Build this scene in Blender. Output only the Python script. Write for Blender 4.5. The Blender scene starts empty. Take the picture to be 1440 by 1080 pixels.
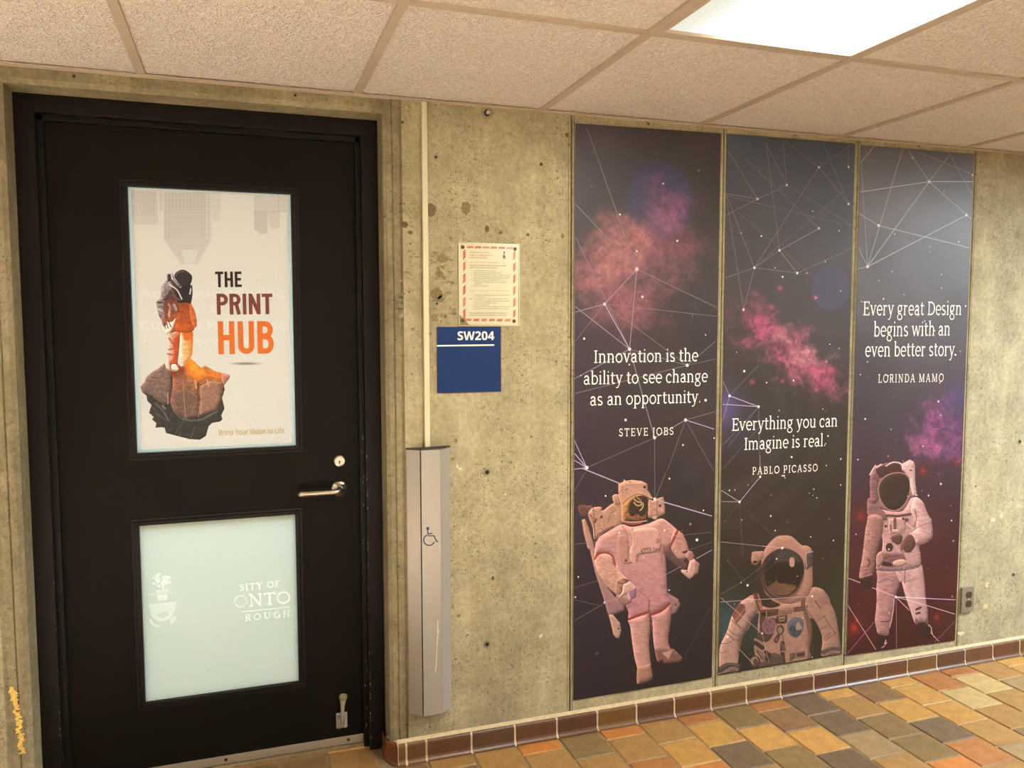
import bpy, bmesh, math, random
import numpy as np
from mathutils import Vector, Matrix

S = bpy.context.scene
COL = S.collection
RNG = random.Random(7)

# ------------------------------------------------------------------ camera, light, exposure
CAM = np.array([0.249, -2.5674, 1.4509])
FPX, YAW, PITCH, ROLL = 1130.28, 0.3252, -0.0718, -0.0022
def cam_axes():
    cy, sy, cp, sp = math.cos(YAW), math.sin(YAW), math.cos(PITCH), math.sin(PITCH)
    f = np.array([sy*cp, cy*cp, sp]); r0 = np.array([cy, -sy, 0.0]); u0 = np.cross(r0, f)
    cr, sr = math.cos(ROLL), math.sin(ROLL)
    return r0*cr + u0*sr, -r0*sr + u0*cr, f
AX_R, AX_U, AX_F = cam_axes()
cam = bpy.data.cameras.new('camera')
cam.sensor_fit = 'HORIZONTAL'; cam.sensor_width = 36.0; cam.lens = FPX/1440*36.0
cam.clip_start = 0.01
cam_o = bpy.data.objects.new('camera', cam); COL.objects.link(cam_o)
m = Matrix.Identity(4)
for i in range(3):
    m[i][0] = AX_R[i]; m[i][1] = AX_U[i]; m[i][2] = -AX_F[i]; m[i][3] = CAM[i]
cam_o.matrix_world = m
S.camera = cam_o

S.view_settings.view_transform = 'Standard'
S.view_settings.look = 'None'
S.view_settings.gamma = 1.0
S.view_settings.use_curve_mapping = False
S.view_settings.exposure = 0.26

world = bpy.data.worlds.new('world'); S.world = world; world.use_nodes = True
world.node_tree.nodes['Background'].inputs[0].default_value = (1.0, 0.9, 0.75, 1)
world.node_tree.nodes['Background'].inputs[1].default_value = 0.02

CEIL = 2.169            # suspended ceiling height
LAMP_K = 1.0
def area_lamp(name, loc, sx, sy, power, color, rot=(0, 0, 0)):
    l = bpy.data.lights.new(name, 'AREA'); l.shape = 'RECTANGLE'; l.size = sx; l.size_y = sy
    l.energy = power; l.color = color
    o = bpy.data.objects.new(name, l); COL.objects.link(o); o.location = loc; o.rotation_euler = rot
    return o
WARM = (0.92, 1.06, 1.16)
# further troffers of the same corridor, outside the frame (5 tiles apart)
area_lamp('corridor_lamp', (4.57, -1.37, CEIL-0.012), 0.56, 1.17, 180*LAMP_K, WARM)
area_lamp('corridor_lamp', (-1.52, -1.37, CEIL-0.012), 0.56, 1.17, 8*LAMP_K, WARM)
area_lamp('corridor_lamp', (2.6, -3.60, CEIL-0.012), 0.56, 1.17, 30*LAMP_K, WARM)
# added fill lights, out of view: narrow beams whose floor bounce brightens the ceiling
for x_, y_, p_ in ((-1.62, -1.75, 420), (0.5, -3.2, 460)):
    l_ = area_lamp('floor_bounce_fill', (x_, y_, CEIL-0.012), 1.17, 1.17, p_*LAMP_K, (0.66, 0.94, 1.60)); l_.data.spread = math.radians(70)
# weak fill light added at the left end for the push column's left side
area_lamp('left_end_fill', (-3.95, -2.3, 1.0), 3.6, 1.7, 12*LAMP_K, (0.95, 1.03, 1.12), (0, math.radians(-90), 0))
# ceiling lamp of the room behind the door
area_lamp('workroom_lamp', (0.1, 1.3, 2.1), 1.4, 1.0, 33*LAMP_K, (0.86, 1.0, 1.42))

# ------------------------------------------------------------------ geometry helpers
def ray(px, py):
    return AX_F + AX_R*(px-720)/FPX + AX_U*(540-py)/FPX
def W(px, py, Y=0.0):
    d = ray(px, py); t = (Y-CAM[1])/d[1]
    return CAM + d*t
def Wa(px, py, Y=0.0):                       # arrays
    px = np.asarray(px, float); py = np.asarray(py, float)
    d = AX_F[None] + AX_R[None]*((px-720)/FPX)[:, None] + AX_U[None]*((540-py)/FPX)[:, None]
    t = (Y-CAM[1])/d[:, 1]
    return CAM[None] + d*t[:, None]

def lin(c):
    c = np.asarray(c, float)/255.0
    return np.where(c <= 0.04045, c/12.92, ((c+0.055)/1.055)**2.4)
def lin3(c, g=1.0):
    return tuple(float(min(1.0, v)) for v in lin(c)*g)

class MB:
    """collects geometry for ONE mesh object"""
    def __init__(s):
        s.v = []; s.f = []; s.mi = []; s.c = []; s.sm = []
    def face(s, pts, mi=0, col=(1, 1, 1), sm=False):
        n = len(s.v); s.v += [tuple(map(float, p)) for p in pts]; s.f.append(tuple(range(n, n+len(pts))))
        s.mi.append(mi); s.c.append(col); s.sm.append(sm)
    def box(s, x0, x1, y0, y1, z0, z1, mi=0, col=(1, 1, 1), bev=0.0):
        bm = bmesh.new(); bmesh.ops.create_cube(bm, size=1)
        for v in bm.verts:
            v.co = Vector((x0+(v.co.x+.5)*(x1-x0), y0+(v.co.y+.5)*(y1-y0), z0+(v.co.z+.5)*(z1-z0)))
        if bev > 0:
            bmesh.ops.bevel(bm, geom=bm.edges[:], offset=bev, segments=2, affect='EDGES', profile=0.6)
        s.bm(bm, mi, col)
    def bm(s, bm, mi=0, col=(1, 1, 1), mat=None, sm=False):
        n = len(s.v); bm.verts.index_update()
        for v in bm.verts:
            co = mat @ v.co if mat else v.co
            s.v.append(tuple(co))
        for f in bm.faces:
            s.f.append(tuple(n+v.index for v in f.verts)); s.mi.append(mi); s.c.append(col); s.sm.append(sm)
        bm.free()
    def grid(s, rings, closed=True, mi=0, col=(1, 1, 1), caps=True, sm=True):
        n = len(s.v); k = len(rings[0])
        for r in rings: s.v += [tuple(map(float, p)) for p in r]
        for i in range(len(rings)-1):
            for j in range(k if closed else k-1):
                a = n+i*k+j; b = n+i*k+(j+1) % k
                s.f.append((a, b, b+k, a+k)); s.mi.append(mi); s.c.append(col); s.sm.append(sm)
        if caps and closed:
            s.f.append(tuple(n+j for j in range(k))[::-1]); s.f.append(tuple(n+(len(rings)-1)*k+j for j in range(k)))
            s.mi += [mi, mi]; s.c += [col, col]; s.sm += [False, False]
    def tube(s, path, r, seg=16, mi=0, col=(1, 1, 1)):
        path = [Vector(p) for p in path]; rr = r if isinstance(r, (list, tuple)) else [r]*len(path)
        rings = []; up = None
        for i, p in enumerate(path):
            t = (path[min(i+1, len(path)-1)]-path[max(i-1, 0)]).normalized()
            if up is None:
                up = Vector((0, 0, 1)) if abs(t.z) < 0.9 else Vector((0, 1, 0))
            a = t.cross(up).normalized(); b = a.cross(t).normalized(); up = b
            rings.append([p + (a*math.cos(q)+b*math.sin(q))*rr[i] for q in [2*math.pi*j/seg for j in range(seg)]])
        s.grid(rings, True, mi, col)
    def lathe(s, c, axis, prof, seg=32, mi=0, col=(1, 1, 1)):
        """prof: list of (radius, distance along axis)"""
        c = Vector(c); t = Vector(axis).normalized()
        a = t.orthogonal().normalized(); b = t.cross(a)
        rings = [[c + t*d + (a*math.cos(q)+b*math.sin(q))*r for q in [2*math.pi*j/seg for j in range(seg)]] for r, d in prof]
        s.grid(rings, True, mi, col, sm=True)
    def build(s, name, mats, parent=None, loc=(0, 0, 0)):
        me = bpy.data.meshes.new(name)
        me.from_pydata(s.v, [], s.f); 
        for mt in (mats if isinstance(mats, (list, tuple)) else [mats]): me.materials.append(mt)
        me.polygons.foreach_set('material_index', s.mi)
        me.polygons.foreach_set('use_smooth', s.sm)
        at = me.color_attributes.new('Col', 'FLOAT_COLOR', 'CORNER')
        buf = np.ones((len(me.loops), 4), np.float32); k = 0
        for f, c in zip(s.f, s.c):
            buf[k:k+len(f), :3] = c; k += len(f)
        at.data.foreach_set('color', buf.ravel())
        me.validate(); me.update()
        o = bpy.data.objects.new(name, me); COL.objects.link(o); o.location = loc
        if parent: o.parent = parent
        return o

def empty(name, loc=(0, 0, 0)):
    o = bpy.data.objects.new(name, None); COL.objects.link(o); o.location = loc; o.empty_display_size = 0.05
    return o
def tag(o, label=None, cat=None, group=None, kind=None):
    if label: o['label'] = label
    if cat: o['category'] = cat
    if group: o['group'] = group
    if kind: o['kind'] = kind
    return o

# ------------------------------------------------------------------ material helpers
def mat_new(name):
    mt = bpy.data.materials.new(name); mt.use_nodes = True
    return mt, mt.node_tree, mt.node_tree.nodes, mt.node_tree.links, mt.node_tree.nodes['Principled BSDF']
def simple(name, col, rough=0.5, metal=0.0, spec=0.5, bump=0.0, bscale=200, var=0.0, vscale=20):
    mt, nt, N, L, P = mat_new(name)
    P.inputs['Base Color'].default_value = (*col, 1); P.inputs['Roughness'].default_value = rough
    P.inputs['Metallic'].default_value = metal; P.inputs['Specular IOR Level'].default_value = spec
    tc = N.new('ShaderNodeTexCoord')
    if bump:
        n = N.new('ShaderNodeTexNoise'); n.inputs['Scale'].default_value = bscale; n.inputs['Detail'].default_value = 4
        L.new(tc.outputs['Object'], n.inputs['Vector'])
        b = N.new('ShaderNodeBump'); b.inputs['Strength'].default_value = bump; b.inputs['Distance'].default_value = 0.002
        L.new(n.outputs['Fac'], b.inputs['Height']); L.new(b.outputs['Normal'], P.inputs['Normal'])
    if var:
        n = N.new('ShaderNodeTexNoise'); n.inputs['Scale'].default_value = vscale; n.inputs['Detail'].default_value = 5
        L.new(tc.outputs['Object'], n.inputs['Vector'])
        r = N.new('ShaderNodeMapRange'); r.inputs['From Min'].default_value = 0.3; r.inputs['From Max'].default_value = 0.7
        r.inputs['To Min'].default_value = 1-var; r.inputs['To Max'].default_value = 1+var
        L.new(n.outputs['Fac'], r.inputs['Value'])
        mx = N.new('ShaderNodeMix'); mx.data_type = 'RGBA'; mx.blend_type = 'MULTIPLY'; mx.inputs[0].default_value = 1
        mx.inputs[6].default_value = (*col, 1); L.new(r.outputs['Result'], mx.inputs[7]); L.new(mx.outputs[2], P.inputs['Base Color'])
    return mt
def colored(name, rough=0.5, spec=0.4, grain=0.05, gscale=400, bump=0.0, bscale=300, coat=0.0, blot=0.0, bl_scale=30):
    """surface whose ink / glaze colour is stored on the mesh, with procedural grain"""
    mt, nt, N, L, P = mat_new(name)
    P.inputs['Roughness'].default_value = rough; P.inputs['Specular IOR Level'].default_value = spec
    if coat: P.inputs['Coat Weight'].default_value = coat; P.inputs['Coat Roughness'].default_value = 0.25
    at = N.new('ShaderNodeVertexColor'); at.layer_name = 'Col'
    tc = N.new('ShaderNodeTexCoord')
    n = N.new('ShaderNodeTexNoise'); n.inputs['Scale'].default_value = gscale; n.inputs['Detail'].default_value = 3
    L.new(tc.outputs['Object'], n.inputs['Vector'])
    r = N.new('ShaderNodeMapRange'); r.inputs['From Min'].default_value = 0.25; r.inputs['From Max'].default_value = 0.75
    r.inputs['To Min'].default_value = 1-grain; r.inputs['To Max'].default_value = 1+grain
    L.new(n.outputs['Fac'], r.inputs['Value'])
    mx = N.new('ShaderNodeMix'); mx.data_type = 'RGBA'; mx.blend_type = 'MULTIPLY'; mx.inputs[0].default_value = 1
    L.new(at.outputs['Color'], mx.inputs[6]); L.new(r.outputs['Result'], mx.inputs[7])
    out = mx.outputs[2]
    if blot:
        n3 = N.new('ShaderNodeTexNoise'); n3.inputs['Scale'].default_value = bl_scale; n3.inputs['Detail'].default_value = 6
        L.new(tc.outputs['Object'], n3.inputs['Vector'])
        r3 = N.new('ShaderNodeMapRange'); r3.inputs['From Min'].default_value = 0.3; r3.inputs['From Max'].default_value = 0.7
        r3.inputs['To Min'].default_value = 1-blot; r3.inputs['To Max'].default_value = 1+blot
        L.new(n3.outputs['Fac'], r3.inputs['Value'])
        m3 = N.new('ShaderNodeMix'); m3.data_type = 'RGBA'; m3.blend_type = 'MULTIPLY'; m3.inputs[0].default_value = 1
        L.new(out, m3.inputs[6]); L.new(r3.outputs['Result'], m3.inputs[7]); out = m3.outputs[2]
    L.new(out, P.inputs['Base Color'])
    if bump:
        n2 = N.new('ShaderNodeTexNoise'); n2.inputs['Scale'].default_value = bscale; n2.inputs['Detail'].default_value = 4
        L.new(tc.outputs['Object'], n2.inputs['Vector'])
        b = N.new('ShaderNodeBump'); b.inputs['Strength'].default_value = bump; b.inputs['Distance'].default_value = 0.002
        L.new(n2.outputs['Fac'], b.inputs['Height']); L.new(b.outputs['Normal'], P.inputs['Normal'])
    return mt

def concrete(name, ca, cb, cc, pits=1.0, rough=0.85):
    mt, nt, N, L, P = mat_new(name)
    P.inputs['Roughness'].default_value = rough; P.inputs['Specular IOR Level'].default_value = 0.25
    tc = N.new('ShaderNodeTexCoord')
    def noise(scale, detail, vec=None, rgh=0.55, dist=0.0):
        n = N.new('ShaderNodeTexNoise'); n.inputs['Scale'].default_value = scale; n.inputs['Detail'].default_value = detail
        n.inputs['Roughness'].default_value = rgh; n.inputs['Distortion'].default_value = dist
        L.new(vec or tc.outputs['Object'], n.inputs['Vector']); return n.outputs['Fac']
    def mapping(sx, sy, sz):
        mp = N.new('ShaderNodeMapping'); mp.inputs['Scale'].default_value = (sx, sy, sz)
        L.new(tc.outputs['Object'], mp.inputs['Vector']); return mp.outputs['Vector']
    def rng(v, a, b, c, d):
        r = N.new('ShaderNodeMapRange'); r.inputs['From Min'].default_value = a; r.inputs['From Max'].default_value = b
        r.inputs['To Min'].default_value = c; r.inputs['To Max'].default_value = d; L.new(v, r.inputs['Value']); return r.outputs['Result']
    def mixc(fac, a, b, mode='MIX'):
        mx = N.new('ShaderNodeMix'); mx.data_type = 'RGBA'; mx.blend_type = mode
        for s_, v in ((0, fac), (6, a), (7, b)):
            if hasattr(v, 'is_linked'): L.new(v, mx.inputs[s_])
            elif s_ == 0: mx.inputs[0].default_value = v
            else: mx.inputs[s_].default_value = (*v, 1)
        return mx.outputs[2]
    big = rng(noise(1.7, 6), 0.35, 0.65, 0, 1)
    c = mixc(big, ca, cb)
    streak = rng(noise(1.0, 5, mapping(9, 9, 0.8), 0.6, 0.6), 0.45, 0.75, 0, 0.55)
    c = mixc(streak, c, cc)
    cloud = rng(noise(7, 8, None, 0.68), 0.3, 0.7, 0.74, 1.26)
    c = mixc(1.0, c, cloud, 'MULTIPLY')
    fine = rng(noise(55, 7, None, 0.75), 0.28, 0.72, 0.70, 1.28)
    c = mixc(1.0, c, fine, 'MULTIPLY')
    # bug holes
    sxyz = N.new('ShaderNodeSeparateXYZ'); L.new(tc.outputs['Object'], sxyz.inputs[0])
    adx = N.new('ShaderNodeMath'); adx.operation = 'ADD'; L.new(sxyz.outputs[0], adx.inputs[0]); L.new(sxyz.outputs[1], adx.inputs[1])
    cmb = N.new('ShaderNodeCombineXYZ'); L.new(adx.outputs[0], cmb.inputs[0]); L.new(sxyz.outputs[2], cmb.inputs[1])
    nz = N.new('ShaderNodeTexNoise'); nz.inputs['Scale'].default_value = 90; L.new(tc.outputs['Object'], nz.inputs['Vector'])
    va = N.new('ShaderNodeVectorMath'); va.operation = 'SCALE'; va.inputs['Scale'].default_value = 0.009; L.new(nz.outputs['Color'], va.inputs[0])
    vb = N.new('ShaderNodeVectorMath'); vb.operation = 'ADD'; L.new(cmb.outputs[0], vb.inputs[0]); L.new(va.outputs[0], vb.inputs[1])
    gate = rng(noise(4.0, 4), 0.42, 0.52, 0, 1)
    def mul(a_, b_):
        q = N.new('ShaderNodeMath'); q.operation = 'MULTIPLY'; L.new(a_, q.inputs[0])
        if hasattr(b_, 'is_linked'): L.new(b_, q.inputs[1])
        else: q.inputs[1].default_value = b_
        return q.outputs[0]
    m2o = None
    for sc_, r0, r1, kp in ((46, .07, .15, .55), (24, .05, .12, .62), (105, .12, .24, .6)):
        vo = N.new('ShaderNodeTexVoronoi'); vo.voronoi_dimensions = '2D'; vo.inputs['Scale'].default_value = sc_; vo.inputs['Randomness'].default_value = 1
        L.new(vb.outputs[0], vo.inputs['Vector'])
        sep = N.new('ShaderNodeSeparateColor'); L.new(vo.outputs['Color'], sep.inputs[0])
        p1 = mul(mul(rng(vo.outputs['Distance'], r0, r1, 1, 0), gate), rng(sep.outputs[0], kp, kp+.01, 0, 1))
        p1 = mul(p1, rng(sep.outputs[1], 0, 1, 0.35, 1.0))
        if m2o is None: m2o = p1
        else:
            q = N.new('ShaderNodeMath'); q.operation = 'MAXIMUM'; L.new(m2o, q.inputs[0]); L.new(p1, q.inputs[1]); m2o = q.outputs[0]
    c = mixc(mul(m2o, 0.85*pits), c, tuple(v*0.28 for v in ca))
    spk = rng(noise(170, 3, None, 0.6), 0.62, 0.70, 0, 0.6)
    c = mixc(spk, c, tuple(v*0.5 for v in ca))
    L.new(c, P.inputs['Base Color'])
    h1 = noise(120, 6, None, 0.7); h2 = noise(9, 5)
    ha = N.new('ShaderNodeMath'); ha.operation = 'MULTIPLY_ADD'; L.new(h2, ha.inputs[0]); ha.inputs[1].default_value = 1.5; L.new(h1, ha.inputs[2])
    hb = N.new('ShaderNodeMath'); hb.operation = 'SUBTRACT'; L.new(ha.outputs[0], hb.inputs[0]); L.new(m2o, hb.inputs[1])
    b = N.new('ShaderNodeBump'); b.inputs['Strength'].default_value = 0.35; b.inputs['Distance'].default_value = 0.004
    L.new(hb.outputs[0], b.inputs['Height']); L.new(b.outputs['Normal'], P.inputs['Normal'])
    return mt

M = {}
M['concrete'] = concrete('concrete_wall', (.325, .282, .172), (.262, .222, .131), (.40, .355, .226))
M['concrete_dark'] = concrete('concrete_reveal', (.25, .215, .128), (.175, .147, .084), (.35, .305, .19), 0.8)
M['plaster'] = simple('painted_plaster', lin3((215, 200, 175)), 0.8, bump=0.1, bscale=80)
M['black'] = simple('black_paint', (.0055, .0042, .003), 0.5, spec=0.10, bump=0.06, bscale=160, var=0.15, vscale=9)
M['black_frame'] = simple('black_frame_paint', (.0065, .005, .0042), 0.42, spec=0.16, bump=0.05, bscale=120, var=0.15, vscale=14)
M['chip'] = simple('chipped_paint', lin3((150, 145, 130)), 0.6, var=0.2, vscale=200)
M['rubber'] = simple('dark_plastic', lin3((45, 40, 36)), 0.6, var=0.1)
M['steel'] = simple('brushed_steel', lin3((190, 182, 168)), 0.28, metal=1.0, bump=0.03, bscale=500)
M['steel_dull'] = simple('dull_aluminium', lin3((185, 178, 163)), 0.45, metal=0.85, bump=0.05, bscale=300)
M['lens'] = None
M['col'] = colored('printed_ink', rough=0.42, spec=0.35, grain=0.04)
M['paper'] = colored('printed_paper', rough=0.55, spec=0.3, grain=0.02)
M['dark_hole'] = simple('dark_hole', (0.012, 0.01, 0.008), 0.9, var=0.2)

# ------------------------------------------------------------------ setting: walls
Z0 = 0.0
def extrude_profile(mb, prof, z0, z1, dark=None):
    for (a, b) in zip(prof[:-1], prof[1:]):
        mi = 1 if dark and dark(a[0], b[0]) else 0
        mb.face([(a[0], a[1], z0), (b[0], b[1], z0), (b[0], b[1], z1), (a[0], a[1], z1)], mi)
OP_L, OP_R = -0.352, 0.690        # door opening in the concrete
OP_T = 2.122
FR_Y = 0.112                      # face of the steel door frame
LEAF_Y = 0.160                    # face of the door leaf
gx = [1.3290, 1.9280, 2.5282, 3.1200]
prof = [(OP_R, 0.30), (OP_R, 0.020), (OP_R+0.012, 0.012), (0.716, 0.012), (0.719, 0.016), (0.722, 0.012), (0.742, 0.012), (0.748, 0.0)]
for x in gx:
    prof += [(x-0.011, 0.0), (x-0.0105, 0.004), (x-0.0085, 0.0), (x-0.004, 0.0), (x-0.003, 0.010), (x+0.003, 0.010), (x+0.004, 0.0), (x+0.0085, 0.0), (x+0.0105, 0.004), (x+0.011, 0.0)]
prof += [(7.0, 0.0)]
wf = MB()
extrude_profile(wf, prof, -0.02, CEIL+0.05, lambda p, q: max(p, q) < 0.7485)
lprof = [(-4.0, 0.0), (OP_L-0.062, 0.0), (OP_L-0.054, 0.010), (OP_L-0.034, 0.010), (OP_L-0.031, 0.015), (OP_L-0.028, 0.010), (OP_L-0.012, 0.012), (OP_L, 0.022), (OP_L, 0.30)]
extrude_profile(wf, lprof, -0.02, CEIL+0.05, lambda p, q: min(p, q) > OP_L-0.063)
# header over the door: face, chamfer, soffit
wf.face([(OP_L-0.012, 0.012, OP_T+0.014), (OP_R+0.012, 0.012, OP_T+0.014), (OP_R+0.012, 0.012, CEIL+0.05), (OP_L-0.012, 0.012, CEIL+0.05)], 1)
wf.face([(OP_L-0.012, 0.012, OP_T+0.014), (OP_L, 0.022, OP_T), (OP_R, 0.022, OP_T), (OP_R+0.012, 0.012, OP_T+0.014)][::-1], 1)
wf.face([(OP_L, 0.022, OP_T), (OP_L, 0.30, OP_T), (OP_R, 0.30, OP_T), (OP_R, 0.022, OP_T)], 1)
# inner face towards the workroom
wf.face([(-4, 0.30, -0.02), (OP_L, 0.30, -0.02), (OP_L, 0.30, 2.6), (-4, 0.30, 2.6)])
wf.face([(OP_R, 0.30, -0.02), (7, 0.30, -0.02), (7, 0.30, 2.6), (OP_R, 0.30, 2.6)])
wf.face([(OP_L, 0.30, OP_T), (OP_R, 0.30, OP_T), (OP_R, 0.30, 2.6), (OP_L, 0.30, 2.6)])
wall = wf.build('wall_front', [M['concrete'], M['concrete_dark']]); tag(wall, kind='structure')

# form-tie holes, patches and chips on the concrete
def blob(mb, px, py, rx, ry, Y, col, mi=0, n=14, jit=0.25, seed=None):
    rr = random.Random(seed if seed is not None else int(px*31+py*17)); c = W(px, py)
    ph = [rr.uniform(1-jit, 1+jit) for _ in range(n)]
    mb.face([(c[0]+rx*math.cos(-2*math.pi*i/n)*ph[i], Y, c[2]+ry*math.sin(-2*math.pi*i/n)*ph[i]) for i in range(n)][::-1], mi, col)
M['stain'] = colored('concrete_stain', rough=0.9, spec=0.15, grain=0.35, gscale=160, bump=0.3, bscale=150)
st = MB()
for (px, py, rx, ry, c) in [(655, 293, .017, .020, (112, 100, 74)), (604, 295, .022, .022, (98, 88, 66)), (569, 316, .011, .010, (88, 74, 52)),
        (577, 327, .009, .006, (96, 82, 60)), (685, 322, .007, .011, (92, 80, 58)), (704, 327, .006, .006, (98, 86, 62)),
        (742, 330, .006, .006, (98, 86, 62)), (761, 231, .006, .006, (80, 62, 48)), (791, 332, .006, .009, (110, 96, 70)),
        (566, 172, .005, .005, (90, 70, 50)), (797, 190, .006, .008, (90, 76, 54)), (622, 364, .02, .012, (118, 103, 76)), (618, 385, .014, .012, (112, 98, 72)),
        (614, 413, .02, .02, (112, 98, 70)), (611, 445, .012, .01, (120, 105, 76)), (641, 620, .006, .008, (120, 104, 72)),
        (637, 645, .007, .006, (118, 104, 74)), (680, 573, .008, .008, (132, 117, 84)), (693, 813, .005, .007, (84, 68, 48)),
        (645, 866, .007, .006, (116, 100, 70)), (1431, 330, .014, .02, (125, 112, 86)), (1392, 300, .003, .003, (80, 70, 55)),
        (1402, 312, .003, .003, (70, 60, 48)), (1412, 334, .006, .007, (138, 124, 92)), (1372, 684, .004, .004, (70, 58, 42)),
        (1406, 814, .004, .003, (90, 76, 54)), (719, 870, .004, .004, (120, 104, 74)), (747, 614, .004, .004, (100, 84, 60)), (786, 955, .012, .010, (140, 124, 92)),
        (620, 100+320, .01, .012, (110, 95, 68)), (668, 452, .006, .006, (150, 138, 104)), (556, 880, .006, .02, (118, 102, 72))]:
    blob(st, px, py, rx, ry, -0.0006, tuple(v*1.1 for v in lin3(c)), n=22, jit=0.13)
for (px, py, rx, ry, c) in [(647, 659, .006, .003, (228, 215, 180)), (643, 655, .002, .006, (228, 215, 180)), (711, 695, .002, .004, (225, 212, 175)), (1397, 731, .010, .010, (205, 190, 150)), (1408, 725, .007, .010, (205, 190, 150)),
        (1388, 822, .010, .011, (188, 170, 128)), (1386, 853, .012, .010, (182, 164, 122)), (1352, 890, .02, .008, (200, 184, 142)), (761, 894, .006, .008, (190, 178, 140))]:
    blob(st, px, py, rx, ry, -0.0006, lin3(c), jit=0.45)
for (px, py) in [(577, 343), (1390, 823)]:
    blob(st, px, py, .003, .003, -0.0009, lin3((60, 66, 110)) if px < 700 else lin3((110, 92, 62)))
rs_ = random.Random(77)
for i in range(70):
    px, py = (rs_.uniform(562, 640), rs_.uniform(352, 470)); 
    if 590 < px < 604 or px > 642: continue
    blob(st, px, py, rs_.uniform(.003, .011), rs_.uniform(.002, .008), -0.0004-0.000004*i, tuple(np.array((.185, .155, .094))*rs_.uniform(.8, 1.25)), n=10, jit=.5, seed=i)
for i in range(40):
    px, py = (rs_.uniform(1372, 1425), rs_.uniform(815, 890))
    blob(st, px, py, rs_.uniform(.002, .007), rs_.uniform(.002, .005), -0.0004-0.000004*i, rs_.choice([(.40, .35, .22), (.2, .165, .1)]), n=9, jit=.5, seed=200+i)
# faint formwork board lines, broken into short worn lengths
for (xa, ya, xb, yb, w) in [(640, 302, 800, 310, .0018), (655, 697, 770, 690, .0012), (678, 752, 790, 745, .0012), (1375, 662, 1440, 655, .0012), (700, 190, 690, 210, .0012), (600, 335, 610, 336, .0015)]:
    n = 9
    for i in range(n):
        if RNG.random() < .35: continue
        t0, t1 = (i+RNG.uniform(0, .3))/n, (i+RNG.uniform(.6, 1))/n
        a = W(xa+(xb-xa)*t0, ya+(yb-ya)*t0+RNG.uniform(-.8, .8)); b = W(xa+(xb-xa)*t1, ya+(yb-ya)*t1+RNG.uniform(-.8, .8)); ww = w*RNG.uniform(.4, 1)
        st.face([(a[0], -.0005, a[2]), ((a[0]+b[0])/2, -.0005, (a[2]+b[2])/2-ww), (b[0], -.0005, b[2]), ((a[0]+b[0])/2, -.0005, (a[2]+b[2])/2+ww)], 0, (.26, .21, .115))
# yellow scuff left of the door
for i in range(26):
    t = i/25; px = 17+t*15+RNG.uniform(-3, 3); py = 968+t*90
    blob(st, px, py, RNG.uniform(.005, .010), RNG.uniform(.004, .008), -0.0007-0.00001*i, lin3((212, 178, 96)), jit=0.5)
st.build('stains', M['stain'], wall)
for (px, py, r, bolt) in [(685, 664, .0075, 0), (685, 906, .007, 0), (1434, 621, .007, 0), (685, 159, .011, 1), (912, 174.5, .003, 0), (1118, 190, .003, 0), (1292, 205.5, .003, 0), (1425, 808, .006, 0), (614.5, 427, .003, 0), (613, 221, .004, 0), (104, 107, .004, 0), (415, 134, .004, 0)]:
    c = W(px, py); hb = MB()
    y = 0.0
    if px < 520: y = 0.012; c = W(px, py, y)
    hb.lathe((c[0], y-0.0002, c[2]), (0, -1, 0), [(r*1.9, 0), (r*1.75, .0012), (r*1.15, .0009), (r, .0004)], 20, 0)
    hb.lathe((c[0], y-0.0008, c[2]), (0, -1, 0), [(r, 0), (r*.6, .0002)], 16, 1)
    if bolt:
        hb.lathe((c[0]+.002, y-0.001, c[2]+.001), (0, -1, 0), [(r*.62, 0), (r*.62, .006), (r*.4, .008)], 12, 2)
    hb.build('tie_hole', [M['concrete_dark'], M['dark_hole'], M['steel_dull']], wall)

# the rest of the corridor shell
def wallbox(name, x0, x1, y0, y1, z0, z1, mt):
    b = MB(); b.box(x0, x1, y0, y1, z0, z1); return tag(b.build(name, mt), kind='structure')
wallbox('wall_rear', -4, 7, -4.75, -4.65, -0.02, CEIL+0.05, M['plaster'])
wallbox('wall_left', -4.1, -4.0, -4.75, 0.0, -0.02, CEIL+0.05, M['plaster'])
wallbox('wall_right', 7.0, 7.1, -4.75, 0.0, -0.02, CEIL+0.05, M['plaster'])
wr = MB()
wr.face([(-1.2, 2.4, 0), (1.5, 2.4, 0), (1.5, 2.4, 2.5), (-1.2, 2.4, 2.5)])
wr.face([(-1.2, .3, 0), (-1.2, 2.4, 0), (-1.2, 2.4, 2.5), (-1.2, .3, 2.5)])
wr.face([(1.5, .3, 0), (1.5, 2.4, 0), (1.5, 2.4, 2.5), (1.5, .3, 2.5)])
wr.face([(-1.2, .3, 2.5), (1.5, .3, 2.5), (1.5, 2.4, 2.5), (-1.2, 2.4, 2.5)])
wr.face([(-1.2, .3, 0), (1.5, .3, 0), (1.5, 2.4, 0), (-1.2, 2.4, 0)])
tag(wr.build('wall_back', M['plaster']), kind='structure')

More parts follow.
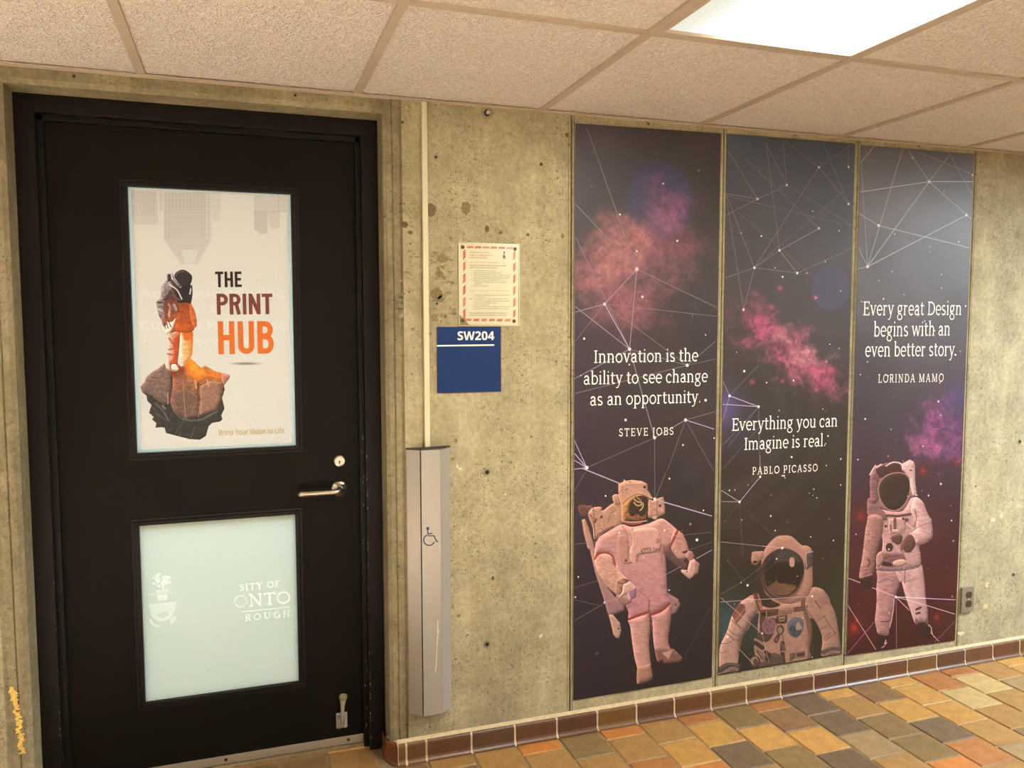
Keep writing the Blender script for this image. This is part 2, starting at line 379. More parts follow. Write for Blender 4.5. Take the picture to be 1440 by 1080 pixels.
# ------------------------------------------------------------------ floor of quarry tiles
BX0, BS = 0.8052, 0.1567
M['grout'] = simple('floor_grout', lin3((128, 108, 78)), 0.9, bump=0.3, bscale=300, var=0.2, vscale=40)
M['tile'] = colored('quarry_tile', rough=0.55, spec=0.35, grain=0.34, gscale=330, bump=0.2, bscale=260, blot=0.16, bl_scale=26)
OCH, TAN, BRN, DRK, ORG, GRY, OLV, PAL, RST = ((192, 146, 78), (165, 126, 74), (132, 98, 68), (101, 84, 68), (196, 124, 58), (152, 127, 95), (128, 105, 68), (190, 165, 116), (170, 110, 60))
known = {0: [TAN, OLV, TAN], 1: [TAN, OLV, BRN], 2: [ORG, TAN, OLV], 3: [OLV, TAN, ORG], 4: [ORG, TAN, RST, TAN], 5: [TAN, OCH, ORG, OLV], 6: [RST, OCH, DRK, TAN], 7: [OLV, OCH, OLV, DRK],
         8: [RST, BRN, OCH, DRK, TAN], 9: [DRK, DRK, GRY, TAN, OLV], 10: [OCH, TAN, OLV, OLV, ORG], 11: [BRN, OCH, DRK, RST, TAN], 12: [OCH, OCH, OCH, TAN, GRY], 13: [RST, PAL, TAN, OLV, TAN],
         14: [RST, PAL, TAN, ORG, GRY], 15: [TAN, GRY, OCH, TAN, OLV], 16: [OCH, OCH, TAN, GRY, OCH], 17: [OLV, TAN, OCH, TAN, TAN]}
fl = MB(); g = 0.0035; bev = 0.003
fl.face([(-4, 0.3, -0.004), (-4, -4.65, -0.004), (7, -4.65, -0.004), (7, 0.3, -0.004)], 0)
pal = [OCH, TAN, TAN, BRN, DRK, ORG, GRY, OLV, OLV, PAL, RST, OCH]
Y_B = -0.020
for k in range(-31, 40):
    x0, x1 = BX0+BS*k+g, BX0+BS*(k+1)-g
    edges = [0.29, 0.137, Y_B] if x1 < 0.70 else [Y_B]
    y = Y_B - (0.070 if k % 2 == 0 else 0.153)
    while y > -4.65:
        edges.append(y); y -= 0.1575
    base = len(edges)
    off = edges.index(Y_B)
    for r in range(len(edges)-1):
        ya, yb = edges[r]-g, edges[r+1]+g
        kr = r-off
        c = known[k][kr] if (k in known and 0 <= kr < len(known[k])) else RNG.choice(pal)
        v = RNG.uniform(0.94, 1.06)*0.74; c = tuple((mq+(q-mq)*.82)*v for q, mq in zip(lin3(c), (.27, .185, .105))); c = (c[0], c[1]*.94, c[2]*.80)
        t = RNG.uniform(-.0006, .0004); j = [RNG.uniform(-.0012, .0012) for _ in range(4)]
        A = [(x0+j[0], ya+j[1]), (x0+j[2], yb+j[3]), (x1+j[1], yb+j[0]), (x1+j[3], ya+j[2])]
        B = [(x0+bev, ya-bev), (x0+bev, yb+bev), (x1-bev, yb+bev), (x1-bev, ya-bev)]
        fl.face([(*p, t) for p in B], 1, c)
        for i in range(4):
            fl.face([(*A[i], -.0045), (*A[(i+1) % 4], -.0045), (*B[(i+1) % 4], t), (*B[i], t)], 1, c)
flo = fl.build('floor', [M['grout'], M['tile']]); tag(flo, kind='structure')

# cove base of glazed brown tile
M['basetile'] = colored('glazed_base_tile', rough=0.42, spec=0.4, grain=0.12, gscale=160, coat=0.08, blot=0.12, bl_scale=25)
M['bgrout'] = simple('base_grout', lin3((186, 168, 134)), 0.9, bump=0.25, bscale=200, var=0.12, vscale=60)
def base_run(name, xs, x_end_return=None, flip=False):
    b = MB()
    # profile (y, z) from the floor cove up to the bullnose
    pf = [(-0.028, 0.0015), (-0.022, 0.004), (-0.017, 0.009), (-0.0145, 0.016), (-0.014, 0.058), (-0.0125, 0.064), (-0.009, 0.067), (0.0, 0.068)]
    gp = [(-0.026, 0.0005), (-0.020, 0.003), (-0.0155, 0.009), (-0.013, 0.016), (-0.0125, 0.058), (-0.011, 0.063), (-0.004, 0.0665), (0.0, 0.080)]
    cols = [(88, 54, 32), (96, 66, 34), (78, 48, 33), (92, 62, 32), (82, 52, 33), (76, 53, 35), (90, 57, 32)]
    xa, xb = xs[0], xs[-1]
    for p, q in zip(gp[:-1], gp[1:]):
        b.face([(xa, *p), (xb, *p), (xb, *q), (xa, *q)], 1)
    for i in range(len(xs)-1):
        c = lin3(RNG.choice(cols)); x0, x1 = xs[i]+.0035, xs[i+1]-.0035
        for p, q in zip(pf[:-1], pf[1:]):
            b.face([(x0, *p), (x1, *p), (x1, *q), (x0, *q)], 0, c, sm=False)
        for xx in (x0, x1):
            b.face([(xx, y, z) for y, z in pf] + [(xx, 0, 0)], 0, c)
    if x_end_return is not None:                       # rounded end that turns into the door reveal
        s = -1 if not flip else 1; xe = x_end_return; c = lin3((102, 60, 36))
        rings = []
        for a in range(0, 7):
            an = math.pi/2*a/6
            rings.append([(xe + s*(0.030*math.sin(an)) + s*(-y)*0.25*math.sin(an), (y)*math.cos(an)*1.0 + 0.04*math.sin(an), z) for y, z in pf])
        b.grid(rings, closed=False, mi=0, col=c, caps=False)
        r2 = [[(p[0]-s*0, p[1], p[2]) for p in rings[-1]], [(p[0], 0.10, p[2]) for p in rings[-1]]]
        b.grid(r2, closed=False, mi=0, col=c, caps=False)
        top = [(r[-1][0], r[-1][1], r[-1][2]+.004) for r in rings] + [(xe, .1, .072)]
        b.face(top if s > 0 else top[::-1], 1)
    return tag(b.build(name, [M['basetile'], M['bgrout']]), kind='structure')
xs = [0.700, BX0-BS+0.075, BX0] + [BX0+BS*k for k in range(1, 40)]
base_run('baseboard_front', [xs[0]+.008, BX0-.068] + xs[2:], 0.708)
base_run('baseboard_left', [-4+0.1567*i for i in range(0, 24)], None)

# ------------------------------------------------------------------ suspended ceiling
def ceiling_mat():
    mt, nt, N, L, P = mat_new('textured_ceiling_tile')
    P.inputs['Roughness'].default_value = 0.9; P.inputs['Specular IOR Level'].default_value = 0.2
    tc = N.new('ShaderNodeTexCoord')
    n = N.new('ShaderNodeTexNoise'); n.inputs['Scale'].default_value = 95; n.inputs['Detail'].default_value = 2.5; n.inputs['Distortion'].default_value = 1.2
    L.new(tc.outputs['Object'], n.inputs['Vector'])
    r = N.new('ShaderNodeMapRange'); r.inputs['From Min'].default_value = 0.28; r.inputs['From Max'].default_value = 0.72; L.new(n.outputs['Fac'], r.inputs['Value'])
    mo = N.new('ShaderNodeMix'); mo.data_type = 'RGBA'; mo.inputs[6].default_value = (.60, .535, .475, 1); mo.inputs[7].default_value = (.84, .76, .69, 1)  # hollows darker, bumps paler: relief shading put into the tile colour
    L.new(r.outputs['Result'], mo.inputs[0]); L.new(mo.outputs[2], P.inputs['Base Color'])
    b = N.new('ShaderNodeBump'); b.inputs['Strength'].default_value = 1.0; b.inputs['Distance'].default_value = 0.007
    L.new(r.outputs['Result'], b.inputs['Height']); L.new(b.outputs['Normal'], P.inputs['Normal'])
    return mt
M['ceil'] = ceiling_mat()
M['tee'] = simple('painted_tee', lin3((172, 156, 138)), 0.5, var=0.05, vscale=30)
TS = 0.6096; ROW1 = -0.7525; LT = 1.2192
rows = [0.0, ROW1, ROW1-LT, ROW1-2*LT, ROW1-3*LT, -4.7]
LIGHT_COL, LIGHT_ROW = 2, 1
cm = MB()
TW = 0.0125
for k in range(-7, 12):
    for r in range(len(rows)-1):
        if k == LIGHT_COL and r == LIGHT_ROW: continue
        x0, x1 = TS*k+TW*.6, TS*(k+1)-TW*.6; y1, y0 = rows[r]-(TW*.6 if r else 0), rows[r+1]+TW*.6
        if r == 0: y1 = 0.0
        z = CEIL + RNG.uniform(0.001, 0.0025)
        cm.face([(x0-.02, y0-.02, z), (x0-.02, y1+.02, z), (x1+.02, y1+.02, z), (x1+.02, y0-.02, z)])
cm.face([(-4.1, -4.8, CEIL+.12), (-4.1, .3, CEIL+.12), (7.1, .3, CEIL+.12), (7.1, -4.8, CEIL+.12)])
ceil = tag(cm.build('ceiling', M['ceil']), kind='structure')
tg = MB()
for k in range(-6, 12):
    tg.box(TS*k-TW, TS*k+TW, -4.65, -0.006, CEIL-.004, CEIL+.02, bev=.0008)
for y in rows[1:-1]:
    tg.box(-4, 7, y-TW, y+TW, CEIL-.0036, CEIL+.0195, bev=.0008)
tg.build('ceiling_grid', M['tee'], ceil)
an = MB()
an.box(-4, OP_L-.02, -0.020, 0.0, CEIL-.005, CEIL-.002); an.box(OP_L-.02, OP_R+.02, -0.020, 0.013, CEIL-.005, CEIL-.002); an.box(OP_R+.02, 7, -0.020, 0.0, CEIL-.005, CEIL-.002)
an.box(-4, 7, -0.0016, 0.0, CEIL-.006, CEIL+.016)
tag(an.build('trim_1', M['tee']), kind='structure')

# recessed troffer with prismatic lens
def lens_mat():
    mt, nt, N, L, P = mat_new('prismatic_lens')
    N.remove(P); out = N['Material Output']
    tc = N.new('ShaderNodeTexCoord'); sx = N.new('ShaderNodeSeparateXYZ'); L.new(tc.outputs['Object'], sx.inputs[0])
    # two tubes glow through the lens: light falls off away from the tubes
    def bell(center, width):
        a = N.new('ShaderNodeMath'); a.operation = 'SUBTRACT'; L.new(sx.outputs[0], a.inputs[0]); a.inputs[1].default_value = center
        b = N.new('ShaderNodeMath'); b.operation = 'DIVIDE'; L.new(a.outputs[0], b.inputs[0]); b.inputs[1].default_value = width
        c = N.new('ShaderNodeMath'); c.operation = 'POWER'; L.new(b.outputs[0], c.inputs[0]); c.inputs[1].default_value = 2
        d = N.new('ShaderNodeMath'); d.operation = 'MULTIPLY'; L.new(c.outputs[0], d.inputs[0]); d.inputs[1].default_value = -1
        e = N.new('ShaderNodeMath'); e.operation = 'EXPONENT'; L.new(d.outputs[0], e.inputs[0]); return e.outputs[0]
    s1 = bell(0.04, 0.11); s2 = bell(0.18, 0.11)
    ad = N.new('ShaderNodeMath'); ad.operation = 'ADD'; L.new(s1, ad.inputs[0]); L.new(s2, ad.inputs[1])
    # small prisms
    w1 = N.new('ShaderNodeTexWave'); w1.bands_direction = 'DIAGONAL'; w1.inputs['Scale'].default_value = 45; L.new(tc.outputs['Object'], w1.inputs['Vector'])
    rr = N.new('ShaderNodeMapRange'); rr.inputs['To Min'].default_value = 0.78; rr.inputs['To Max'].default_value = 1.1; L.new(w1.outputs['Fac'], rr.inputs['Value'])
    st_ = N.new('ShaderNodeMath'); st_.operation = 'MULTIPLY_ADD'; L.new(ad.outputs[0], st_.inputs[0]); st_.inputs[1].default_value = LENS_HI; st_.inputs[2].default_value = LENS_LO
    ms = N.new('ShaderNodeMath'); ms.operation = 'MULTIPLY'; L.new(st_.outputs[0], ms.inputs[0]); L.new(rr.outputs['Result'], ms.inputs[1])
    em = N.new('ShaderNodeEmission'); em.inputs[0].default_value = (1.0, 0.95, 0.80, 1); L.new(ms.outputs[0], em.inputs[1])
    L.new(em.outputs[0], out.inputs[0])
    return mt
LENS_HI, LENS_LO = 33.0, 0.78
M['lens'] = lens_mat()
lx0, lx1 = TS*LIGHT_COL+TW, TS*(LIGHT_COL+1)-TW; ly1, ly0 = rows[1]-TW, rows[2]+TW
tro = empty('ceiling_light', ((lx0+lx1)/2, (ly0+ly1)/2, CEIL))
tag(tro, 'bright recessed fluorescent ceiling light with a ribbed lens', 'ceiling light')
hx, hy = (lx1-lx0)/2, (ly1-ly0)/2
fb = MB()
for (a, b, c, d) in ((-hx, hx, -hy, -hy+.016), (-hx, hx, hy-.016, hy), (-hx, -hx+.016, -hy+.016, hy-.016), (hx-.016, hx, -hy+.016, hy-.016)):
    fb.box(a, b, c, d, -.006, .02, bev=.002)
fb.box(-hx+.002, hx-.002, -hy+.002, hy-.002, .018, .10)
fb.build('light_frame', M['tee'], tro)
lb = MB(); lb.box(-hx+.014, hx-.014, -hy+.014, hy-.014, .002, .006)
lb.build('diffuser', M['lens'], tro)

# ------------------------------------------------------------------ door
def chips(mb, n, fx, mi, seed):
    r = random.Random(seed)
    for _ in range(n):
        p, sz = fx(r)
        k = r.randint(5, 8)
        mb.face([(p[0]+sz[0]*math.cos(2*math.pi*i/k)*r.uniform(.5, 1), p[1], p[2]+sz[1]*math.sin(2*math.pi*i/k)*r.uniform(.5, 1)) for i in range(k)], mi)
door = empty('door_1', (0.15, LEAF_Y, 0.0)); tag(door, kind='structure')
DL = (0.15, LEAF_Y, 0.0)
def dbuild(mb, name, mats, parent=door):
    o = mb.build(name, mats, None)
    o.parent = parent
    # geometry is written in world coordinates: shift it to the door's own origin
    me = o.data; co = np.zeros(len(me.vertices)*3, np.float32); me.vertices.foreach_get('co', co)
    co = co.reshape(-1, 3) - np.array(DL, np.float32); me.vertices.foreach_set('co', co.ravel()); me.update()
    return o
FW = 0.052
fi_l, fi_r, fi_t = OP_L+FW+.002, OP_R-FW-.002, OP_T-FW      # inner edge of frame face
fr = MB()
for (a, b, z0, z1) in ((OP_L+.001, fi_l, 0, OP_T-.001), (fi_r, OP_R-.001, 0, OP_T-.001), (fi_l, fi_r, fi_t, OP_T-.001)):
    fr.box(a, b, FR_Y, 0.28, z0, z1, bev=.0015)
ST = 0.016                                                # stop
for (a, b, z0, z1) in ((fi_l-.001, fi_l+ST, 0, fi_t), (fi_r-ST, fi_r+.001, 0, fi_t), (fi_l, fi_r, fi_t-ST, fi_t+.001)):
    fr.box(a, b, FR_Y+.028, LEAF_Y+.003, z0, z1, bev=.001)
def chip_pos(r):
    z = r.choice([r.uniform(.03, .75), r.uniform(.03, .35), r.uniform(.7, 1.1)])
    return (r.choice([fi_r+.0015, fi_r+.001, fi_r-ST+.001])+r.uniform(-.001, .002), FR_Y-.0004 if r.random() < .6 else FR_Y+.0275, z), (r.uniform(.0008, .0022), r.uniform(.001, .008))
def chip_pos2(r):
    p, s = chip_pos(r)
    if p[1] > FR_Y: p = (fi_r-r.uniform(.002, ST-.002), p[1], p[2])
    else: p = (fi_r+r.uniform(.001, .004), p[1], p[2])
    return p, s
chips(fr, 46, chip_pos2, 1, 5)
def chip_l(r):
    return (fi_l-r.uniform(.001, .003), FR_Y-.0004, r.uniform(.2, 1.5)), (r.uniform(.0006, .0016), r.uniform(.001, .005))
chips(fr, 14, chip_l, 1, 9)
dbuild(fr, 'door_frame', [M['black_frame'], M['chip']])

lf_l, lf_r, lf_t, lf_b = fi_l+.003, fi_r-.003, fi_t-.003, 0.012
PY = LEAF_Y+0.010                                         # glass plane
def rect(tl, tr, bl, br, Y):
    P4 = [W(*p, Y) for p in (tl, tr, bl, br)]
    return ((P4[0][0]+P4[2][0])/2, (P4[1][0]+P4[3][0])/2, (P4[2][2]+P4[3][2])/2, (P4[0][2]+P4[1][2])/2)
UP = rect((180, 263), (410.5, 274), (193, 636), (414, 627), PY)
LO = rect((198, 738.5), (415.5, 722), (203.5, 988), (419.5, 956), PY)
ld = MB()
xs_ = sorted({lf_l, lf_r, UP[0]-.012, UP[1]+.012}); 
ux0, ux1, lx0_, lx1_ = UP[0]-.012, UP[1]+.012, LO[0]-.012, LO[1]+.012
uz0, uz1, lz0, lz1 = UP[2]-.012, UP[3]+.012, LO[2]-.012, LO[3]+.012
Yf, Yb = LEAF_Y, LEAF_Y+.044
for (a, b, c, d) in ((lf_l, lf_r, uz1, lf_t), (lf_l, ux0, uz0, uz1), (ux1, lf_r, uz0, uz1), (lf_l, lf_r, lz1, uz0), (lf_l, lx0_, lz0, lz1), (lx1_, lf_r, lz0, lz1), (lf_l, lf_r, lf_b, lz0)):
    ld.box(a, b, Yf, Yb, c, d)
def scr(r):
    return (r.uniform(lf_l+.2, lf_r-.01), LEAF_Y-.0004, r.choice([r.uniform(.05, .35), r.uniform(.9, 1.2), r.uniform(.05, 1.7)])), (r.uniform(.0006, .003), r.uniform(.0005, .0014))
leaf = None
M['scuff'] = simple('grey_scuff', lin3((66, 60, 52)), 0.6, var=0.2, vscale=90)
chips(ld, 46, scr, 1, 21)
leaf = dbuild(ld, 'door_leaf', [M['black'], M['scuff']])
# glazing beads: raised picture-frame moulding round each pane
for (x0, x1, z0, z1) in (UP, LO):
    gb = MB(); bw = .013
    for (a, b, c, d) in ((x0-bw, x1+bw, z1, z1+bw), (x0-bw, x1+bw, z0-bw, z0), (x0-bw, x0, z0, z1), (x1, x1+bw, z0, z1)):
        gb.box(a, b, LEAF_Y-.006, LEAF_Y+.02, c, d, bev=.0025)
    e = bw+.010
    for (a, b, c, d) in ((x0-e, x1+e, z1+bw, z1+e), (x0-e, x1+e, z0-e, z0-bw), (x0-e, x0-bw, z0-bw, z1+bw), (x1+bw, x1+e, z0-bw, z1+bw)):
        gb.box(a, b, LEAF_Y-.003, LEAF_Y+.004, c, d, bev=.0015)
    dbuild(gb, 'glazing_bead', M['black_frame'])
def frosted(name, colr, tr):
    mt, nt, N, L, P = mat_new(name)
    P.inputs['Base Color'].default_value = (*colr, 1); P.inputs['Roughness'].default_value = 0.32; P.inputs['Specular IOR Level'].default_value = 0.3
    t = N.new('ShaderNodeBsdfTranslucent'); t.inputs[0].default_value = (*colr, 1)
    tc = N.new('ShaderNodeTexCoord'); n = N.new('ShaderNodeTexNoise'); n.inputs['Scale'].default_value = 3; L.new(tc.outputs['Object'], n.inputs['Vector'])
    mx = N.new('ShaderNodeMixShader'); mx.inputs[0].default_value = tr
    r = N.new('ShaderNodeMapRange'); r.inputs['From Min'].default_value = .3; r.inputs['From Max'].default_value = .7; r.inputs['To Min'].default_value = tr-.03; r.inputs['To Max'].default_value = tr+.03
    L.new(n.outputs['Fac'], r.inputs['Value']); L.new(r.outputs['Result'], mx.inputs[0])
    L.new(P.outputs[0], mx.inputs[1]); L.new(t.outputs[0], mx.inputs[2]); L.new(mx.outputs[0], N['Material Output'].inputs[0])
    return mt
M['frost'] = frosted('frosted_glass', (0.80, 0.88, 0.78), 0.75)
panes = []
for (x0, x1, z0, z1) in (UP, LO):
    pb = MB(); pb.box(x0-.002, x1+.002, PY, PY+.005, z0-.002, z1+.002)
    panes.append(dbuild(pb, 'glass_pane', M['frost']))
sw_ = MB()
sw_.box(lf_l+.004, lf_r-.004, LEAF_Y-.004, LEAF_Y, .012, .040, bev=.001)
for q in (.1, .5, .93):
    sw_.lathe((lf_l+(lf_r-lf_l)*q, LEAF_Y-.004, .027), (0, -1, 0), [(.005, 0), (.005, .0006), (.002, .0015)], 12, 1)
dbuild(sw_, 'door_sweep', [M['steel_dull'], M['dark_hole']])
th = MB(); th.box(OP_L+.002, OP_R-.002, FR_Y+.035, .27, -.003, .009, bev=.002)
dbuild(th, 'threshold', M['grout'])

# lever handle
hc = W(477, 687, LEAF_Y); hx_, hz_ = hc[0], hc[2]
hd = empty('lever_handle'); hd.parent = door
rs = MB(); rs.lathe((hx_, LEAF_Y, hz_), (0, -1, 0), [(.0265, 0), (.0265, .004), (.024, .007), (.011, .008), (.011, .010)], 40)
dbuild(rs, 'rose', M['steel'], hd)
lv = MB()
pts = [(hx_, LEAF_Y-.006, hz_), (hx_, LEAF_Y-.030, hz_)]
for a in range(1, 7):
    an_ = math.pi/2*a/6; pts.append((hx_-.020*(1-math.cos(an_)), LEAF_Y-.030-.020*math.sin(an_), hz_-.001*a/6))
pts.append((hx_-.118, LEAF_Y-.050, hz_-.001))
for a in range(1, 5):
    an_ = math.pi/2*a/4; pts.append((hx_-.118-.014*math.sin(an_), LEAF_Y-.050+.014*(1-math.cos(an_)), hz_-.001))
lv.tube(pts, [.0095]*len(pts), 20)
dbuild(lv, 'lever', M['steel'], hd)
# lock cylinder
kc = W(477, 648, LEAF_Y); lk = MB()
lk.lathe((kc[0], LEAF_Y, kc[2]), (0, -1, 0), [(.020, 0), (.020, .006), (.0175, .010), (.0155, .0105), (.0155, .0085), (.013, .0088)], 36)
lko = dbuild(lk, 'lock_cylinder', M['steel'])
ky = MB(); ky.box(kc[0]-.0016, kc[0]+.0016, LEAF_Y-.0114, LEAF_Y-.0086, kc[2]-.010, kc[2]-.001)
ky.lathe((kc[0], LEAF_Y-.0086, kc[2]-.001), (0, -1, 0), [(.003, 0), (.003, .0028)], 12)
dbuild(ky, 'keyhole', M['dark_hole'], lko)
# kick-down holder: plate, hinge lugs, folded-up arm with rubber tip
dc = W(480.5, 1012, LEAF_Y); ds = empty('door_holder'); ds.parent = door
bx, bz = dc[0], dc[2]
pb = MB(); pb.box(bx-.019, bx+.019, LEAF_Y-.003, LEAF_Y, bz-.028, bz+.026, bev=.001)
for sx in (-.013, .013):
    for sz in (-.021, .019):
        pb.lathe((bx+sx, LEAF_Y-.003, bz+sz), (0, -1, 0), [(.0042, 0), (.0038, .0015), (.001, .002)], 12)
for sx in (-.0095, .0095):
    pb.box(bx+sx-.0018, bx+sx+.0018, LEAF_Y-.020, LEAF_Y-.002, bz-.022, bz+.010, bev=.0008)
pb.tube([(bx-.013, LEAF_Y-.014, bz-.010), (bx+.013, LEAF_Y-.014, bz-.010)], .003, 12)
M['zinc'] = simple('bright_zinc', (.50, .48, .44), 0.3, metal=0.6, bump=.03, bscale=400); dbuild(pb, 'base_plate', M['zinc'], ds)
ar = MB()
ar.tube([(bx, LEAF_Y-.014, bz-.016), (bx+.001, LEAF_Y-.016, bz+.02), (bx+.002, LEAF_Y-.018, bz+.05), (bx+.003, LEAF_Y-.020, bz+.075), (bx+.004, LEAF_Y-.021, bz+.084)], [.0062, .0060, .0062, .0095, .0125], 20)
M['silver'] = simple('silver_paint', (.42, .40, .35), 0.35, metal=0.25, var=.05, vscale=90); dbuild(ar, 'holder_arm', M['silver'], ds)
M['rubber_tip'] = simple('olive_rubber', lin3((128, 120, 92)), 0.7, var=0.1)
tp = MB(); tp.lathe((bx+.004, LEAF_Y-.021, bz+.083), (0, -.08, 1), [(.0132, 0), (.0138, .010), (.012, .013)], 24)
dbuild(tp, 'rubber_tip', M['rubber_tip'], ds)


# ------------------------------------------------------------------ lettering drawn with strokes
def arc(cx, cy, rx, ry, a0, a1, n=14):
    return [(cx+rx*math.cos(math.radians(a0+(a1-a0)*i/n)), cy+ry*math.sin(math.radians(a0+(a1-a0)*i/n))) for i in range(n+1)]
TK, TN = .088, .052
def sv(x, y, l=.07, r=None): return ([(x-l, y), (x+(l if r is None else r), y)], TN)
def stem(x, y0, y1): return ([(x, y0), (x, y1)], TK)
def thin(*p): return (list(p), TN)
def thk(*p): return (list(p), TK)
XH, ASC, CAP = .49, .74, .66
b_ = TN/2
def serif_font():
    G = {}
    G[' '] = (.24, [])
    G['.'] = (.22, [([(.08, .045), (.13, .045)], .09)])
    G['i'] = (.27, [stem(.13, 0, XH), sv(.13, XH-b_, .09, .04), sv(.13, b_, .09), ([(.105, .66), (.155, .66)], .09)])
    G['l'] = (.27, [stem(.13, 0, ASC), sv(.13, ASC-b_, .09, .04), sv(.13, b_, .09)])
    def arch(x, w): return [thin(*arc(x+w/2, XH-.16+.0, w/2, .135, 180, 90, 6)), ([*arc(x+w/2, XH-.16, w/2, .135, 90, 0, 8), (x+w, .0)], TK*.95)]
    G['n'] = (.58, [stem(.13, 0, XH), sv(.13, XH-b_, .09, .04), sv(.13, b_, .085), *arch(.13, .30), sv(.43, b_, .085)])
    G['h'] = (.58, [stem(.13, 0, ASC), sv(.13, ASC-b_, .09, .04), sv(.13, b_, .085), *arch(.13, .30), sv(.43, b_, .085)])
    G['m'] = (.87, [stem(.13, 0, XH), sv(.13, XH-b_, .09, .04), sv(.13, b_, .08), *arch(.13, .29), sv(.42, b_, .08), *arch(.42, .29), sv(.71, b_, .08)])
    G['r'] = (.41, [stem(.13, 0, XH), sv(.13, XH-b_, .09, .04), sv(.13, b_, .09), thin(*arc(.27, .32, .14, .14, 180, 75, 8)), ([(.29, .45), (.345, .43)], .085)])
    G['u'] = (.57, [([(.13, XH), *arc(.27, .16, .14, .135, 180, 270, 8)], TK), thin(*arc(.27, .16, .16, .135, 270, 350, 8)), stem(.43, 0, XH), sv(.13, XH-b_, .09, .03), sv(.43, XH-b_, .09, .03), sv(.43, b_, .02, .09)])
    G['o'] = (.54, [(arc(.27, .245, .20, .225, 0, 360, 32), .074)])
    G['e'] = (.50, [(arc(.26, .245, .195, .225, 0, 310, 28), .072), thin((.075, .255), (.455, .255))])
    G['c'] = (.47, [(arc(.26, .245, .195, .225, 50, 312, 26), .074), ([(.375, .40), (.41, .36)], .075)])
    G['a'] = (.50, [(arc(.235, .335, .125, .125, 165, 0, 14)+[(.36, .10)], TK*.95), thin((.36, .09), (.39, .03), (.47, .035)), (arc(.215, .135, .135, .115, 40, 330, 20), .066), thin((.31, .21), (.36, .275)), thin((.22, .27), (.36, .29))])
    G['t'] = (.36, [([(.15, .62), (.15, .13), *arc(.25, .13, .10, .105, 180, 270, 6)], TK), thin((.25, .028), (.33, .06)), thin((.03, XH-b_), (.32, XH-b_))])
    G['b'] = (.55, [stem(.13, 0, ASC), sv(.13, ASC-b_, .09, .03), (arc(.285, .245, .19, .22, 150, -150, 24), .072)])
    G['d'] = (.57, [stem(.42, 0, ASC), sv(.42, ASC-b_, .09, .03), sv(.42, b_, .02, .09), (arc(.265, .245, .19, .22, 30, 330, 24), .072)])
    G['p'] = (.56, [stem(.13, -.22, XH), sv(.13, XH-b_, .09, .03), sv(.13, -.22+b_, .09), (arc(.29, .245, .19, .22, 150, -150, 24), .072)])
    G['g'] = (.52, [(arc(.235, .325, .145, .145, 0, 360, 24), .068), thin((.12, .23), (.10, .15), (.15, .10)), thk((.14, .085), (.34, .065)), (arc(.245, -.085, .185, .125, 55, -235, 22), .058), thin((.34, .43), (.40, .475), (.47, .47))])
    G['s'] = (.44, [(arc(.215, .36, .125, .11, 35, 250, 14)+arc(.215, .125, .145, .10, 70, -150, 16), .074), sv(.32, .40, .0, .01)])
    G['v'] = (.52, [thk((.09, XH), (.26, .02)), thin((.26, .0), (.43, XH)), sv(.09, XH-b_, .08), sv(.43, XH-b_, .075)])
    G['y'] = (.52, [thk((.09, XH), (.265, .02)), thin((.43, XH), (.25, -.06), (.19, -.16), (.12, -.20), (.06, -.18)), sv(.09, XH-b_, .08), sv(.43, XH-b_, .075)])
    G['w'] = (.78, [thk((.09, XH), (.24, .02)), thin((.24, .0), (.39, XH)), thk((.39, XH), (.54, .02)), thin((.54, .0), (.69, XH)), sv(.09, XH-b_, .08), sv(.69, XH-b_, .075), sv(.39, XH-b_, .05)])
    # capitals
    G['I'] = (.32, [stem(.16, 0, CAP), sv(.16, CAP-b_, .11), sv(.16, b_, .11)])
    G['E'] = (.58, [stem(.16, 0, CAP), thin((.05, CAP-b_), (.50, CAP-b_)), thin((.50, CAP), (.50, CAP-.14)), thin((.16, .34), (.42, .34)), thin((.42, .41), (.42, .27)), thin((.05, b_), (.52, b_)), thin((.52, 0), (.52, .15))])
    G['D'] = (.70, [stem(.16, 0, CAP), thin((.05, CAP-b_), (.30, CAP-b_)), thin((.05, b_), (.30, b_)), (arc(.30, CAP/2, .32, CAP/2-.03, 90, -90, 20), .08)])
    G['S'] = (.53, [(arc(.26, .49, .155, .14, 35, 255, 14)+arc(.26, .175, .18, .145, 75, -150, 16), .08), thin((.41, .62), (.41, .50)), thin((.085, .04), (.085, .17))])
    G['T'] = (.62, [stem(.31, 0, CAP), thin((.05, CAP-b_), (.57, CAP-b_)), thin((.06, CAP), (.06, CAP-.14)), thin((.56, CAP), (.56, CAP-.14)), sv(.31, b_, .11)])
    G['V'] = (.68, [thk((.10, CAP), (.34, .02)), thin((.34, 0), (.58, CAP)), sv(.10, CAP-b_, .09), sv(.58, CAP-b_, .085)])
    G['J'] = (.36, [([(.20, CAP), (.20, .03), *arc(.07, .03, .13, .13, 0, -80, 6)], TK), sv(.20, CAP-b_, .11)])
    G['O'] = (.76, [(arc(.38, CAP/2, .30, CAP/2-.03, 0, 360, 36), .078)])
    G['B'] = (.62, [stem(.16, 0, CAP), thin((.05, CAP-b_), (.32, CAP-b_)), thin((.16, .35), (.34, .35)), thin((.05, b_), (.34, b_)), (arc(.32, .495, .16, .14, 90, -90, 14), .075), (arc(.34, .185, .19, .16, 90, -90, 14), .08)])
    G['P'] = (.58, [stem(.16, 0, CAP), thin((.05, CAP-b_), (.32, CAP-b_)), thin((.16, .29), (.32, .29)), (arc(.32, .465, .18, .175, 90, -90, 16), .08), sv(.16, b_, .11)])
    G['R'] = (.64, [stem(.16, 0, CAP), thin((.05, CAP-b_), (.32, CAP-b_)), thin((.16, .32), (.34, .32)), (arc(.32, .48, .17, .16, 90, -90, 16), .08), thk((.34, .32), (.53, .02)), sv(.16, b_, .11), sv(.55, b_, .06)])
